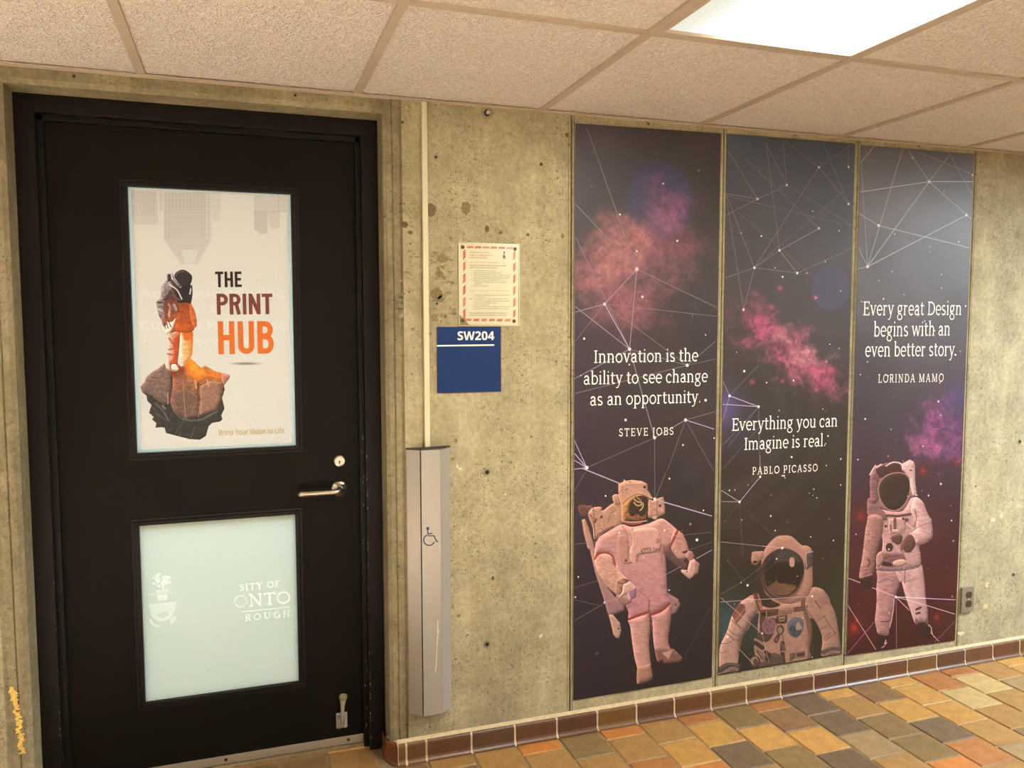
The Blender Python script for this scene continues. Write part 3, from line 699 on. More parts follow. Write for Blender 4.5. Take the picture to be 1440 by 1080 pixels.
    G['A'] = (.70, [thin((.10, 0), (.335, CAP)), thk((.35, CAP), (.59, .0)), thin((.20, .22), (.50, .22)), sv(.10, b_, .09), sv(.59, b_, .09)])
    G['L'] = (.56, [stem(.16, 0, CAP), sv(.16, CAP-b_, .11), thin((.05, b_), (.50, b_)), thin((.50, 0), (.50, .16))])
    G['C'] = (.66, [(arc(.37, CAP/2, .29, CAP/2-.03, 45, 318, 28), .08), thin((.57, .62), (.57, .47))])
    G['N'] = (.76, [thin((.16, 0), (.16, CAP)), thk((.16, CAP-.02), (.60, .02)), thin((.60, 0), (.60, CAP)), sv(.12, CAP-b_, .07, .06), sv(.16, b_, .10), sv(.60, CAP-b_, .10)])
    G['M'] = (.90, [thin((.15, 0), (.17, CAP)), thk((.17, CAP), (.44, .03)), thin((.44, .0), (.72, CAP)), thk((.72, CAP), (.74, 0)), sv(.15, b_, .09), sv(.74, b_, .10), sv(.15, CAP-b_, .08, .02), sv(.74, CAP-b_, .02, .08)])
    G['U'] = (.74, [([(.17, CAP), *arc(.37, .22, .20, .19, 180, 270, 10)], TK), thin(*arc(.37, .22, .21, .19, 270, 360, 10), (.58, CAP)), sv(.17, CAP-b_, .11), sv(.58, CAP-b_, .10)])
    G['Y'] = (.66, [thk((.10, CAP), (.33, .31)), thin((.33, .30), (.56, CAP)), stem(.33, 0, .32), sv(.10, CAP-b_, .085), sv(.56, CAP-b_, .085), sv(.33, b_, .11)])
    G['F'] = (.54, [stem(.16, 0, CAP), thin((.05, CAP-b_), (.48, CAP-b_)), thin((.48, CAP), (.48, CAP-.14)), thin((.16, .34), (.40, .34)), sv(.16, b_, .11)])
    G['G'] = (.72, [(arc(.37, CAP/2, .29, CAP/2-.03, 45, 350, 28), .08), thk((.62, .02), (.62, .28)), sv(.60, .29, .10)])
    G['H'] = (.76, [stem(.16, 0, CAP), stem(.60, 0, CAP), thin((.16, .34), (.60, .34)), sv(.16, b_, .10), sv(.60, b_, .10), sv(.16, CAP-b_, .10), sv(.60, CAP-b_, .10)])
    return G
def block_font():                                   # condensed sans capitals
    w = .165; h = 1.0; G = {}; c = w/2
    def t(*p): return (list(p), w)
    G[' '] = (.2, [])
    G['T'] = (.52, [t((.26, 0), (.26, h)), t((.02, h-c), (.50, h-c))])
    G['H'] = (.60, [t((.05+c, 0), (.05+c, h)), t((.55-c, 0), (.55-c, h)), t((.1, .5), (.5, .5))])
    G['E'] = (.50, [t((.05+c, 0), (.05+c, h)), t((.05, h-c), (.46, h-c)), t((.1, .5), (.42, .5)), t((.05, c), (.46, c))])
    G['P'] = (.56, [t((.05+c, 0), (.05+c, h)), t((.1, h-c), (.30, h-c), *arc(.30, .72, .16, .2-.003, 90, -90, 12), (.1, .523))])
    G['R'] = (.58, [t((.05+c, 0), (.05+c, h)), t((.1, h-c), (.30, h-c), *arc(.30, .72, .16, .197, 90, -90, 12), (.1, .523)), t((.34, .52), (.46, 0))])
    G['I'] = (.27, [t((.05+c, 0), (.05+c, h))])
    G['N'] = (.62, [t((.05+c, 0), (.05+c, h)), t((.57-c, 0), (.57-c, h)), t((.05+c, h-.04), (.57-c, .04))])
    G['U'] = (.60, [t((.05+c, h), (.05+c, .25), *arc(.30, .25, .168, .168, 180, 360, 14), (.55-c, h))])
    G['B'] = (.60, [t((.05+c, 0), (.05+c, h)), t((.1, h-c), (.30, h-c), *arc(.30, .73, .155, .187, 90, -90, 12), (.1, .543)), t((.1, c), (.32, c), *arc(.32, .30, .155, .217, -90, 90, 12), (.1, .517))])
    return G
SERIF, BLOCK = serif_font(), block_font()
def stroke_faces(mb, pts, w, mp, mi, col):
    """ribbon along pts (glyph space) mapped by mp"""
    mb.lay = getattr(mb, 'lay', 0)+1; lift = 1.5e-5*(mb.lay % 9)
    n = len(pts); closed = n > 3 and abs(pts[0][0]-pts[-1][0])+abs(pts[0][1]-pts[-1][1]) < 1e-6
    L_, R_ = [], []
    for i in range(n):
        if closed and i in (0, n-1): a, c = pts[n-2], pts[1]
        else: a, c = pts[max(i-1, 0)], pts[min(i+1, n-1)]
        dx, dy = c[0]-a[0], c[1]-a[1]; d = math.hypot(dx, dy) or 1
        nx, ny = -dy/d*w/2, dx/d*w/2
        for lst, q in ((L_, mp(pts[i][0]+nx, pts[i][1]+ny)), (R_, mp(pts[i][0]-nx, pts[i][1]-ny))): lst.append((q[0], q[1]-lift, q[2]))
    for i in range(n-1):
        mb.face([R_[i], R_[i+1], L_[i+1], L_[i]], mi, col)
def text_width(font, s, track=0.0): return sum(font[c][0]+track for c in s)-track
def letter(mb, font, s, pl, pr, Y, col, height=None, track=0.0, mi=0, weight=1.0, ratio=1.0):
    """write s so that its baseline runs from photo point pl to pr on the plane y=Y"""
    a, b = W(*pl, Y), W(*pr, Y)
    wd = text_width(font, s, track); sx = (b[0]-a[0])/wd; tz = (b[2]-a[2])/wd
    sy = sx*ratio if height is None else height
    x = 0.0
    for ch in s:
        adv, strokes = font[ch]
        for pts, w in strokes:
            ox = x
            stroke_faces(mb, pts, w*weight, lambda u, v: (a[0]+(ox+u)*sx, Y, a[2]+v*sy+(ox+u)*tz), mi, col)
        x += adv+track
def sans(s, bold=True):
    o = ''
    for c in s:
        if 'a' <= c <= 'z': o += chr((0x1D5EE if bold else 0x1D5BA)+ord(c)-97)
        elif 'A' <= c <= 'Z': o += chr((0x1D5D4 if bold else 0x1D5A0)+ord(c)-65)
        elif '0' <= c <= '9': o += chr((0x1D7EC if bold else 0x1D7E2)+ord(c)-48)
        else: o += c
    return o
def font_text(mb, s, pl, pr, Y, col, height=None, bold=0.0, mi=0):
    """write s in Blender's own sans typeface as flat mesh"""
    cu = bpy.data.curves.new('lettering', 'FONT'); cu.body = s; cu.size = 1.0; cu.offset = bold; cu.resolution_u = 3
    ob = bpy.data.objects.new('lettering', cu); COL.objects.link(ob)
    dg = bpy.context.evaluated_depsgraph_get(); me = ob.evaluated_get(dg).to_mesh()
    vs = np.array([v.co[:] for v in me.vertices]); fs = [tuple(p.vertices) for p in me.polygons]
    ob.evaluated_get(dg).to_mesh_clear(); bpy.data.objects.remove(ob); bpy.data.curves.remove(cu)
    a, b = W(*pl, Y), W(*pr, Y); x0, x1 = vs[:, 0].min(), vs[:, 0].max(); sx = (b[0]-a[0])/(x1-x0); tz = (b[2]-a[2])/(x1-x0)
    sy = sx if height is None else height/0.73
    n = len(mb.v)
    for v in vs: mb.v.append((a[0]+(v[0]-x0)*sx, Y, a[2]+v[1]*sy+(v[0]-x0)*tz))
    for f in fs:
        mb.f.append(tuple(n+i for i in f)); mb.mi.append(mi); mb.c.append(col); mb.sm.append(False)

# ------------------------------------------------------------------ printed pictures: colour per mesh point
def fbm(x, y, seed, octaves=5, base=1.0, rough=0.55):
    out = np.zeros_like(x); amp = 1.0; tot = 0
    for o in range(octaves):
        r = np.random.RandomState(seed*13+o); T = r.rand(64, 64)
        xs_, ys_ = x*base*2**o + 7.3*o, y*base*2**o + 3.1*o
        xi, yi = np.floor(xs_).astype(int), np.floor(ys_).astype(int); fx, fy = xs_-xi, ys_-yi
        fx = fx*fx*(3-2*fx); fy = fy*fy*(3-2*fy)
        g_ = lambda i, j: T[(yi+j) % 64, (xi+i) % 64]
        out += amp*((g_(0, 0)*(1-fx)+g_(1, 0)*fx)*(1-fy)+(g_(0, 1)*(1-fx)+g_(1, 1)*fx)*fy); tot += amp; amp *= rough
    return out/tot
def catmull(P, n=6, closed=True):
    P = np.array(P, float); k = len(P); out = []
    for i in range(k if closed else k-1):
        if closed: p0, p1, p2, p3 = P[(i-1) % k], P[i], P[(i+1) % k], P[(i+2) % k]
        else: p0, p1, p2, p3 = P[max(i-1, 0)], P[i], P[i+1], P[min(i+2, k-1)]
        for j in range(n):
            t = j/n
            out.append(0.5*((2*p1)+(p2-p0)*t+(2*p0-5*p1+4*p2-p3)*t*t+(-p0+3*p1-3*p2+p3)*t**3))
    if not closed: out.append(P[-1])
    return np.array(out)
class Paint:
    def __init__(s, x0, y0, x1, y1, res):
        s.x0, s.y0, s.res = x0, y0, res
        s.w, s.h = int((x1-x0)*res)+1, int((y1-y0)*res)+1
        s.X, s.Y = np.meshgrid(x0+np.arange(s.w)/res, y0+np.arange(s.h)/res)
        s.C = np.zeros((s.h, s.w, 3)); s.A = np.zeros((s.h, s.w)); s.crop(0, 0, 1)
    def crop(s, ox, oy, k): s.ox, s.oy, s.k = ox, oy, k
    def pts(s, P): return np.array([(s.ox+p[0]/s.k, s.oy+p[1]/s.k) for p in P], float)
    def put(s, sl, a, col):
        A = s.A[sl]; a3 = a[..., None]; C = s.C[sl]
        new = A <= 1e-4
        s.C[sl] = np.where(new[..., None] & (a3 > 0), col, C*(1-a3)+col*a3)
        s.A[sl] = np.maximum(A, a)
    def window(s, P, pad):
        i0 = max(int((P[:, 0].min()-pad-s.x0)*s.res), 0); i1 = min(int((P[:, 0].max()+pad-s.x0)*s.res)+2, s.w)
        j0 = max(int((P[:, 1].min()-pad-s.y0)*s.res), 0); j1 = min(int((P[:, 1].max()+pad-s.y0)*s.res)+2, s.h)
        return (slice(j0, j1), slice(i0, i1))
    def dist(s, sl, P, closed):
        X, Y = s.X[sl], s.Y[sl]; d2 = np.full(X.shape, 1e9); ins = np.zeros(X.shape, bool)
        Q = np.roll(P, -1, 0) if closed else P[1:]; P0 = P if closed else P[:-1]
        for a, b in zip(P0, Q):
            e = b-a; l2 = max(e@e, 1e-12); t = np.clip(((X-a[0])*e[0]+(Y-a[1])*e[1])/l2, 0, 1)
            d2 = np.minimum(d2, (X-a[0]-t*e[0])**2+(Y-a[1]-t*e[1])**2)
            if closed and a[1] != b[1]:
                ins ^= ((a[1] > Y) != (b[1] > Y)) & (X < (b[0]-a[0])*(Y-a[1])/(b[1]-a[1])+a[0])
        return np.sqrt(d2), ins
    def fill(s, P, col, smooth=True, relief=6.0, amt=0.35, light=(-.5, -.8), wr=0.10, wscale=.22, wasp=2.2, col2=None, gdir=(0, 1), soft=1.0, alpha=1.0, seed=1):
        """closed shape; relief bends the tone near its edges as in the print's photograph of a rounded form"""
        P = s.pts(P); P = catmull(P) if smooth else P
        sl = s.window(P, 2)
        if sl[0].stop <= sl[0].start or sl[1].stop <= sl[1].start: return
        d, ins = s.dist(sl, P, True); sd = np.where(ins, d, -d)
        a = np.clip(.5+sd*s.res/soft, 0, 1)*alpha
        X, Y = s.X[sl], s.Y[sl]
        c = np.array(col, float)[None, None, :]*np.ones(X.shape+(1,))
        if col2 is not None:
            u = (X-P[:, 0].min())/max(np.ptp(P[:, 0]), 1e-6)*gdir[0]+(Y-P[:, 1].min())/max(np.ptp(P[:, 1]), 1e-6)*gdir[1]
            u = np.clip(u, 0, 1)[..., None]; c = c*(1-u)+np.array(col2, float)*u
        t = np.ones(X.shape)
        if amt:
            q = np.clip(sd/relief, 0, 1); hgt = np.sqrt(np.clip(1-(1-q)**2, 0, 1))*relief
            gy, gx_ = np.gradient(hgt, 1/s.res)
            t += amt*np.clip(-(gx_*light[0]+gy*light[1]), -1.2, 1.0)
        if wr:
            t += wr*(fbm(X, Y*wasp, seed, 5, wscale*.8, .6)-.5)*1.9
        s.put(sl, a, np.clip(c*t[..., None], 0, 255))
    def line(s, P, w, col, smooth=True, alpha=1.0, soft=1.2, closed=False):
        P = s.pts(P); w = w/s.k
        if smooth and len(P) > 2: P = catmull(P, 6, closed)
        sl = s.window(P, w+2)
        if sl[0].stop <= sl[0].start or sl[1].stop <= sl[1].start: return
        d, _ = s.dist(sl, P, closed); a = np.clip(.5+(w/2-d)*s.res/soft, 0, 1)*alpha
        s.put(sl, a, np.array(col, float)[None, None, :]*np.ones(a.shape+(1,)))
    def dot(s, p, rx, col, ry=None, alpha=1.0, soft=1.0):
        ry = ry or rx
        s.fill([(p[0]+rx*math.cos(q*math.pi/6), p[1]+ry*math.sin(q*math.pi/6)) for q in range(12)], col, amt=0, wr=0, alpha=alpha, soft=soft)
    def creases(s, P, n, length, w, col, ang=0.0, seed=1, alpha=.5):
        """short cloth creases scattered inside shape P, running about angle ang"""
        r = random.Random(seed); Q = np.array(P, float); mn, mx = Q.min(0), Q.max(0)
        k = 0
        while k < n:
            x, y = r.uniform(mn[0], mx[0]), r.uniform(mn[1], mx[1]); c = False
            for a, b in zip(Q, np.roll(Q, -1, 0)):
                if (a[1] > y) != (b[1] > y) and x < (b[0]-a[0])*(y-a[1])/(b[1]-a[1])+a[0]: c = not c
            k += 1
            if not c: continue
            l = length*r.uniform(.5, 1); t = ang+r.uniform(-.35, .35)
            s.line([(x-l*math.cos(t), y-l*math.sin(t)), (x, y+r.uniform(-.1, .1)*l), (x+l*math.cos(t), y+l*math.sin(t))], w*r.uniform(.6, 1.2), col, alpha=alpha*r.uniform(.5, 1))
    def clip(s, q, inset=1.0):
        tl, tr, bl, br = q; P = np.array([tl, tr, br, bl], float); c = P.mean(0)
        P = P+(c-P)/np.linalg.norm(c-P, axis=1)[:, None]*inset*1.4
        for a, b in zip(P, np.roll(P, -1, 0)):
            s.A[((b[0]-a[0])*(s.Y-a[1])-(b[1]-a[1])*(s.X-a[0])) < 0] = 0
    def mesh(s, name, Y, mat, parent, gain=1.0, off=(0, 0, 0), full=False):
        keep = np.ones(s.A.shape, bool) if full else (s.A > .5)
        cell = keep[:-1, :-1] & keep[1:, :-1] & keep[:-1, 1:] & keep[1:, 1:]
        jj, ii = np.nonzero(cell); idx = np.arange(s.w*s.h).reshape(s.h, s.w)
        F = np.stack([idx[jj, ii], idx[jj+1, ii], idx[jj+1, ii+1], idx[jj, ii+1]], 1)
        used, inv = np.unique(F, return_inverse=True); F = inv.reshape(-1, 4)
        V = Wa(s.X.ravel()[used], s.Y.ravel()[used], Y) - np.array(off)
        c = lin(np.clip(s.C.reshape(-1, 3)[used], 0, 255))*gain
        me = bpy.data.meshes.new(name)
        me.vertices.add(len(V)); me.vertices.foreach_set('co', V.astype(np.float32).ravel())
        me.loops.add(F.size); me.loops.foreach_set('vertex_index', F.astype(np.int32).ravel())
        me.polygons.add(len(F)); me.polygons.foreach_set('loop_start', np.arange(0, F.size, 4, dtype=np.int32))
        me.update(calc_edges=True)
        at = me.color_attributes.new('Col', 'FLOAT_COLOR', 'POINT')
        at.data.foreach_set('color', np.concatenate([np.clip(c, 0, 1), np.ones((len(c), 1))], 1).astype(np.float32).ravel())
        me.materials.append(mat)
        o = bpy.data.objects.new(name, me); COL.objects.link(o); o.parent = parent
        return o

# ------------------------------------------------------------------ three tall space banners
GB = 0.66                          # ink strength: photo tone -> surface colour
M['ink'] = colored('banner_ink', rough=0.46, spec=0.32, grain=0.03, gscale=700)
M['white_ink'] = simple('white_ink', lin3((238, 232, 222)), 0.5, var=0.03)
BAN_Y = -0.004
def quad_lerp(px, py, q):
    """normalised position (u right, v down) of photo points inside the banner corner quad q"""
    tl, tr, bl, br = [np.array(p, float) for p in q]
    a, b = W(*tl), W(*br); P = Wa(np.ravel(px), np.ravel(py))
    u = (P[:, 0]-a[0])/(b[0]-a[0]); v = (a[2]-P[:, 2])/(a[2]-b[2])
    return u.reshape(np.shape(px)), v.reshape(np.shape(px))
def ramp(v, stops):
    xs_ = [s_[0] for s_ in stops]; return np.stack([np.interp(v, xs_, [s_[1][i] for s_ in stops]) for i in range(3)], -1)
def add_glow(C, X, Y, cx, cy, rx, ry, col, k, rot=0.0, power=2.0):
    dx, dy = X-cx, Y-cy; c, s_ = math.cos(rot), math.sin(rot)
    d = ((dx*c+dy*s_)/rx)**2+((-dx*s_+dy*c)/ry)**2; a = np.exp(-d**(power/2))*k
    return C+(np.array(col, float)-C)*np.clip(a, 0, 1)[..., None]
def disc(C, X, Y, cx, cy, rx, ry, col, k, soft=.12, rot=0.0):
    dx, dy = X-cx, Y-cy; c, s_ = math.cos(rot), math.sin(rot)
    d = np.sqrt(((dx*c+dy*s_)/rx)**2+((-dx*s_+dy*c)/ry)**2); a = np.clip((1-d)/soft, 0, 1)*k
    return C+(np.array(col, float)-C)*a[..., None]
def nebula(C, X, Y, cx, cy, rx, ry, rot, col, hot, seed, k, scale=.03, edge=.55):
    wx = (fbm(X, Y, seed+7, 4, scale*1.3, .6)-.5)*rx*.9; wy = (fbm(X, Y, seed+8, 4, scale*1.3, .6)-.5)*ry*.9
    dx, dy = X-cx+wx, Y-cy+wy; c, s_ = math.cos(rot), math.sin(rot)
    d = np.sqrt(((dx*c+dy*s_)/rx)**2+((-dx*s_+dy*c)/ry)**2)
    n = fbm(X+wx*.5, Y+wy*.5, seed, 6, scale, .62); a = np.clip(1.22-d-(.6-n)*2.6*edge, 0, 1); a = a*a*(3-2*a)*k
    rdg = 1-np.abs(fbm(X+wx*.4, Y+wy*.4, seed+50, 6, scale*1.8, .66)-.5)*5.5
    f = np.clip(rdg*.75*np.clip(1.25-d, 0, 1)+(n-.5)*1.6, 0, 1)
    colr = np.array(col, float)+(np.array(hot, float)-np.array(col, float))*f[..., None]
    grain = 1+.55*(fbm(X, Y, seed+90, 3, scale*8, .75)-.5)
    return C+(colr*grain[..., None]-C)*a[..., None]
def lines_mesh(name, segs, nodes, Y, parent, keep, gain=GB*1.15):
    mb = MB()
    for k, (x0, y0, x1, y1, w, col) in enumerate(segs):
        a, b = W(x0, y0, Y), W(x1, y1, Y); d = b-a; l = math.hypot(d[0], d[2]) or 1; n = np.array([-d[2]/l, 0, d[0]/l])*w*.00235/2
        yy = np.array([0, -1e-6*k, 0])
        mb.face([a-n+yy, b-n+yy, b+n+yy, a+n+yy], 0, tuple(np.minimum(lin(np.array(col)*keep+np.array((74, 62, 66))*(1-keep))*gain, 1)))
    for k, (x, y, r, col) in enumerate(nodes):
        c = W(x, y, Y-.0002); rr = r*.00235
        mb.face([(c[0]+rr*math.cos(-2*math.pi*i/14), c[1]-1e-6*k, c[2]+rr*math.sin(-2*math.pi*i/14)) for i in range(14)][::-1], 0, tuple(np.minimum(lin(col)*gain, 1)))
    return mb.build(name, M['ink'], parent)
def cropseg(ox, oy, s, L):
    return [(ox+a/s, oy+b/s, ox+c/s, oy+d/s, w, col) for (a, b, c, d, w, col) in L]
def cropdot(ox, oy, s, L):
    return [(ox+a/s, oy+b/s, r, col) for (a, b, r, col) in L]
def banner(q, label, bgfun):
    tl, tr, bl, br = q
    P4 = [W(*p, BAN_Y) for p in (tl, tr, br, bl)]
    # the sheet: front face carries the printed sky, point by point
    nx, ny = 190, 640
    us, vs_ = np.meshgrid(np.linspace(0, 1, nx), np.linspace(0, 1, ny))
    pts = (np.array(P4[0])[None, None]*((1-us)*(1-vs_))[..., None]+np.array(P4[1])[None, None]*(us*(1-vs_))[..., None]
           + np.array(P4[2])[None, None]*(us*vs_)[..., None]+np.array(P4[3])[None, None]*((1-us)*vs_)[..., None])
    rel = pts-CAM[None, None]; zc = rel@AX_F; px = 720+FPX*(rel@AX_R)/zc; py = 540-FPX*(rel@AX_U)/zc
    C = np.clip(bgfun(px, py, us, vs_), 0, 255); c = np.clip(lin(C)*GB*.84, 0, 1).reshape(-1, 3)
    V = pts.reshape(-1, 3); n0 = len(V)
    idx = np.arange(nx*ny).reshape(ny, nx)
    F = np.stack([idx[:-1, :-1].ravel(), idx[1:, :-1].ravel(), idx[1:, 1:].ravel(), idx[:-1, 1:].ravel()], 1).tolist()
    rim = list(idx[0, :])+list(idx[1:, -1])+list(idx[-1, -2::-1])+list(idx[-2:0:-1, 0])
    back = V[rim].copy(); back[:, 1] = -0.0005
    V = np.concatenate([V, back]); c = np.concatenate([c, np.full((len(rim), 3), .35)])
    k = len(rim)
    for i in range(k): F.append([rim[i], rim[(i+1) % k], n0+(i+1) % k, n0+i])
    me = bpy.data.meshes.new('space_banner'); me.from_pydata(V.tolist(), [], F); me.materials.append(M['ink'])
    at = me.color_attributes.new('Col', 'FLOAT_COLOR', 'POINT')
    at.data.foreach_set('color', np.concatenate([c, np.ones((len(c), 1))], 1).astype(np.float32).ravel()); me.update()
    o = bpy.data.objects.new('space_banner', me); COL.objects.link(o)
    return tag(o, label, 'banner', 'space banners on the concrete wall')

Q1 = ((809.2, 173.5), (1014, 187.5), (806.5, 985), (1001, 952.7))
Q2 = ((1022.3, 188), (1202.6, 202), (1010.4, 949.6), (1183.7, 920))
Q3 = ((1210.6, 203.7), (1370, 217), (1190.7, 922), (1342.7, 900.8))
def bg1(X, Y, u, v):
    C = ramp(v, [(0, (74, 66, 68)), (.12, (66, 58, 58)), (.4, (66, 54, 55)), (.6, (58, 46, 48)), (.8, (52, 43, 44)), (1, (48, 39, 40))])
    C = C+np.array([4, 2, 12])*(1-u)[..., None]**2
    n = fbm(X, Y, 3, 5, .012); C = C*(1+.35*(n-.5))[..., None]
    C = disc(C, X, Y, 927, 283, 52, 62, (68, 66, 102), .85, .22)
    C = nebula(C, X, Y, 936, 300, 46, 78, .15, (130, 80, 116), (164, 102, 134), 11, .92, .022, .36)
    C = nebula(C, X, Y, 886, 374, 112, 78, -.25, (154, 96, 106), (178, 116, 118), 12, .95, .02, .36)
    C = nebula(C, X, Y, 878, 428, 78, 54, .2, (154, 92, 108), (172, 108, 110), 13, .85, .022, .4)
    C = nebula(C, X, Y, 962, 345, 42, 36, -.5, (130, 74, 88), (150, 88, 92), 14, .65, .025, .45)
    for r_, k_ in ((150, .10), (185, .13), (225, .10)):
        d = np.hypot(X-850, (Y-520)); C = C+(np.array([96, 100, 104])-C)*(k_*np.exp(-((d-r_)/14)**2)*np.clip((X-900)/60, 0, 1))[..., None]
    return C
def bg2(X, Y, u, v):
    C = ramp(v, [(0, (84, 92, 108)), (.06, (80, 82, 92)), (.2, (78, 72, 74)), (.35, (74, 64, 64)), (.5, (66, 54, 48)), (.7, (56, 45, 36)), (1, (50, 42, 32))])
    n = fbm(X, Y, 5, 5, .012); C = C*(1+.30*(n-.5))[..., None]
    for cx, cy, r_, k_, w in ((1010, 590, 92, .22, 8), (1010, 590, 112, .16, 7), (1010, 590, 136, .14, 9), (1010, 600, 165, .10, 10)):
        d = np.hypot(X-cx, (Y-cy)*.92); ang = np.arctan2(Y-cy, X-cx)
        C = C+(np.array([104, 106, 108])-C)*(k_*np.exp(-((d-r_)/w)**2)*np.clip(.55+.6*np.sin(ang+.6), 0, 1))[..., None]
    C = disc(C, X, Y, 1168, 405, 29, 35, (80, 76, 104), .8, .18)
    C = nebula(C, X, Y, 1108, 488, 104, 46, .60, (126, 62, 84), (206, 112, 140), 21, .92, .028, .72)
    C = nebula(C, X, Y, 1128, 492, 52, 26, .65, (180, 92, 122), (236, 186, 182), 22, .85, .04, .75)
    C = nebula(C, X, Y, 1062, 455, 44, 28, .5, (130, 64, 92), (206, 92, 128), 23, .8, .04, .75)
    C = nebula(C, X, Y, 1164, 525, 34, 28, .6, (156, 66, 96), (220, 108, 138), 24, .85, .04, .75)
    for gx_, gy, r_ in ((1097, 405, 5), (1085, 432, 5), (1058, 537, 5), (1093, 462, 7), (1147, 418, 5), (1100, 536, 4), (1168, 520, 6), (1148, 548, 5)):
        C = add_glow(C, X, Y, gx_, gy, r_*.7, r_*.7, (206, 96, 128), .75)
    C = add_glow(C, X, Y, 1018, 575, 22, 26, (112, 104, 190), .85)
    C = add_glow(C, X, Y, 1035, 600, 50, 50, (78, 72, 92), .5)
    C = add_glow(C, X, Y, 1025, 880, 36, 45, (66, 98, 104), .75)
    C = add_glow(C, X, Y, 1185, 850, 30, 60, (64, 62, 40), .6)
    return C
def bg3(X, Y, u, v):
    C = ramp(v, [(0, (104, 102, 108)), (.1, (112, 107, 110)), (.25, (102, 95, 98)), (.42, (84, 74, 80)), (.55, (74, 60, 70)), (.68, (72, 46, 54)), (.8, (78, 34, 38)), (1, (74, 26, 26))])
    n = fbm(X, Y, 8, 5, .014); C = C*(1+.35*(n-.5))[..., None]
    C = disc(C, X, Y, 1250, 580, 26, 90, (82, 72, 80), .3, .8)
    C = nebula(C, X, Y, 1314, 602, 44, 66, .1, (112, 60, 104), (182, 100, 150), 31, .92, .035, .7)
    C = nebula(C, X, Y, 1304, 628, 30, 28, .2, (150, 78, 122), (198, 116, 158), 32, .8, .06)
    C = nebula(C, X, Y, 1344, 625, 24, 50, .0, (104, 60, 104), (150, 84, 134), 33, .8, .05)
    C = add_glow(C, X, Y, 1345, 560, 18, 24, (104, 84, 150), .5)
    for gx_, gy, r_, k_ in ((1201, 883, 9, .95), (1211, 726, 9, .6), (1298, 662, 5, .9), (1317, 868, 5, .7), (1205, 872, 4, .7), (1344, 651, 4, .5)):
        C = add_glow(C, X, Y, gx_, gy, r_*2.0, r_*2.0, (116, 34, 32), k_*.55); C = add_glow(C, X, Y, gx_, gy, r_*.55, r_*.7, (206, 56, 40), k_*.85)
    return C

WHT = (238, 234, 230); LIL = (168, 154, 176); FNT = (112, 102, 106); MID = (140, 128, 138); BRT = (206, 196, 232); DIM = (150, 140, 142)
def scatter(seed, q, n, col=(205, 198, 196)):
    r = random.Random(seed); out = []
    for _ in range(n):
        u, v = r.random()*.94+.03, r.random()*.94+.03
        x = (q[0][0]*(1-u)+q[1][0]*u)*(1-v)+(q[2][0]*(1-u)+q[3][0]*u)*v; y = (q[0][1]*(1-u)+q[1][1]*u)*(1-v)+(q[2][1]*(1-u)+q[3][1]*u)*v
        f = r.uniform(.5, 1); out.append((x, y, r.uniform(.35, .75), tuple(c*f for c in col)))
    return out

# ---- banner 1: drifting astronaut with a large backpack
b1 = banner(Q1, 'leftmost tall space banner, with a whole drifting astronaut wearing a bulky backpack', bg1)
p = Paint(806, 668, 1000, 966, 2.4); p.crop(800, 665, 7.2)
S1 = (190, 140, 130); S1L = (203, 156, 144); S1D = (150, 108, 98)
p.fill([(90, 350), (130, 320), (190, 330), (240, 335), (245, 400), (200, 440), (180, 460), (120, 430)], (98, 68, 60), wr=.3, wscale=.5)
p.fill([(130, 475), (165, 465), (205, 560), (245, 690), (262, 760), (290, 960), (340, 1080), (400, 1170), (480, 1270), (565, 1330), (560, 1395), (440, 1445), (395, 1432), (355, 1290), (290, 1085), (265, 1010), (215, 790), (190, 765), (150, 610)], (186, 142, 124), smooth=False, relief=5, col2=(150, 112, 118))
p.fill([(400, 1432), (452, 1440), (520, 1520), (532, 1600), (512, 1672), (482, 1676), (450, 1640), (430, 1550)], (192, 148, 136), smooth=False, relief=4)
p.dot((503, 1579), 9, (40, 28, 26))
p.fill([(985, 1205), (1110, 1280), (1130, 1340), (1085, 1420), (1040, 1436), (1010, 1360)], (150, 112, 112), smooth=False, relief=4); p.dot((1080, 1337), 9, (40, 28, 26))
p.fill([(200, 400), (245, 350), (330, 345), (345, 380), (430, 315), (520, 300), (545, 500), (440, 560), (380, 590), (262, 680), (240, 560), (200, 450)], (182, 137, 120), relief=5, wr=.25, wscale=.35)
p.line([(205, 420), (245, 470), (262, 600), (268, 740)], 9, (110, 74, 64)); p.line([(395, 500), (420, 420), (480, 370)], 9, (140, 98, 86)); p.line([(262, 500), (275, 470)], 18, (90, 60, 52)); p.line([(260, 660), (330, 600), (430, 565)], 8, (110, 76, 66))
p.dot((330, 447), 12, (50, 32, 30)); p.dot((180, 445), 20, (70, 46, 40)); p.line([(245, 350), (260, 470)], 8, (120, 84, 74))
p.fill([(440, 235), (465, 216), (500, 220), (524, 262), (524, 318), (470, 322), (446, 285)], (186, 142, 122), relief=4); p.line([(478, 270), (486, 320)], 7, (120, 84, 72)); p.line([(505, 262), (515, 310)], 7, (120, 84, 72))
p.fill([(806, 265), (850, 280), (890, 258), (958, 240), (972, 300), (976, 415), (870, 470), (800, 452)], (184, 139, 122), smooth=False, relief=4, wr=.2); p.line([(900, 262), (890, 380), (900, 430)], 8, (130, 92, 82)); p.line([(800, 440), (970, 405)], 7, (120, 84, 74)); p.dot((922, 333), 13, (38, 26, 24))
p.dot((870, 455), 22, (205, 160, 140), 16)
T1 = [(440, 565), (540, 520), (640, 545), (800, 512), (930, 460), (1010, 500), (1090, 570), (1112, 610), (1040, 735), (970, 785), (985, 900), (992, 1080), (1002, 1230), (1016, 1335), (830, 1445), (620, 1492), (600, 1400), (560, 1320), (540, 1260), (480, 1000), (470, 920), (420, 830), (300, 820), (258, 872), (265, 740), (300, 660), (380, 600)]
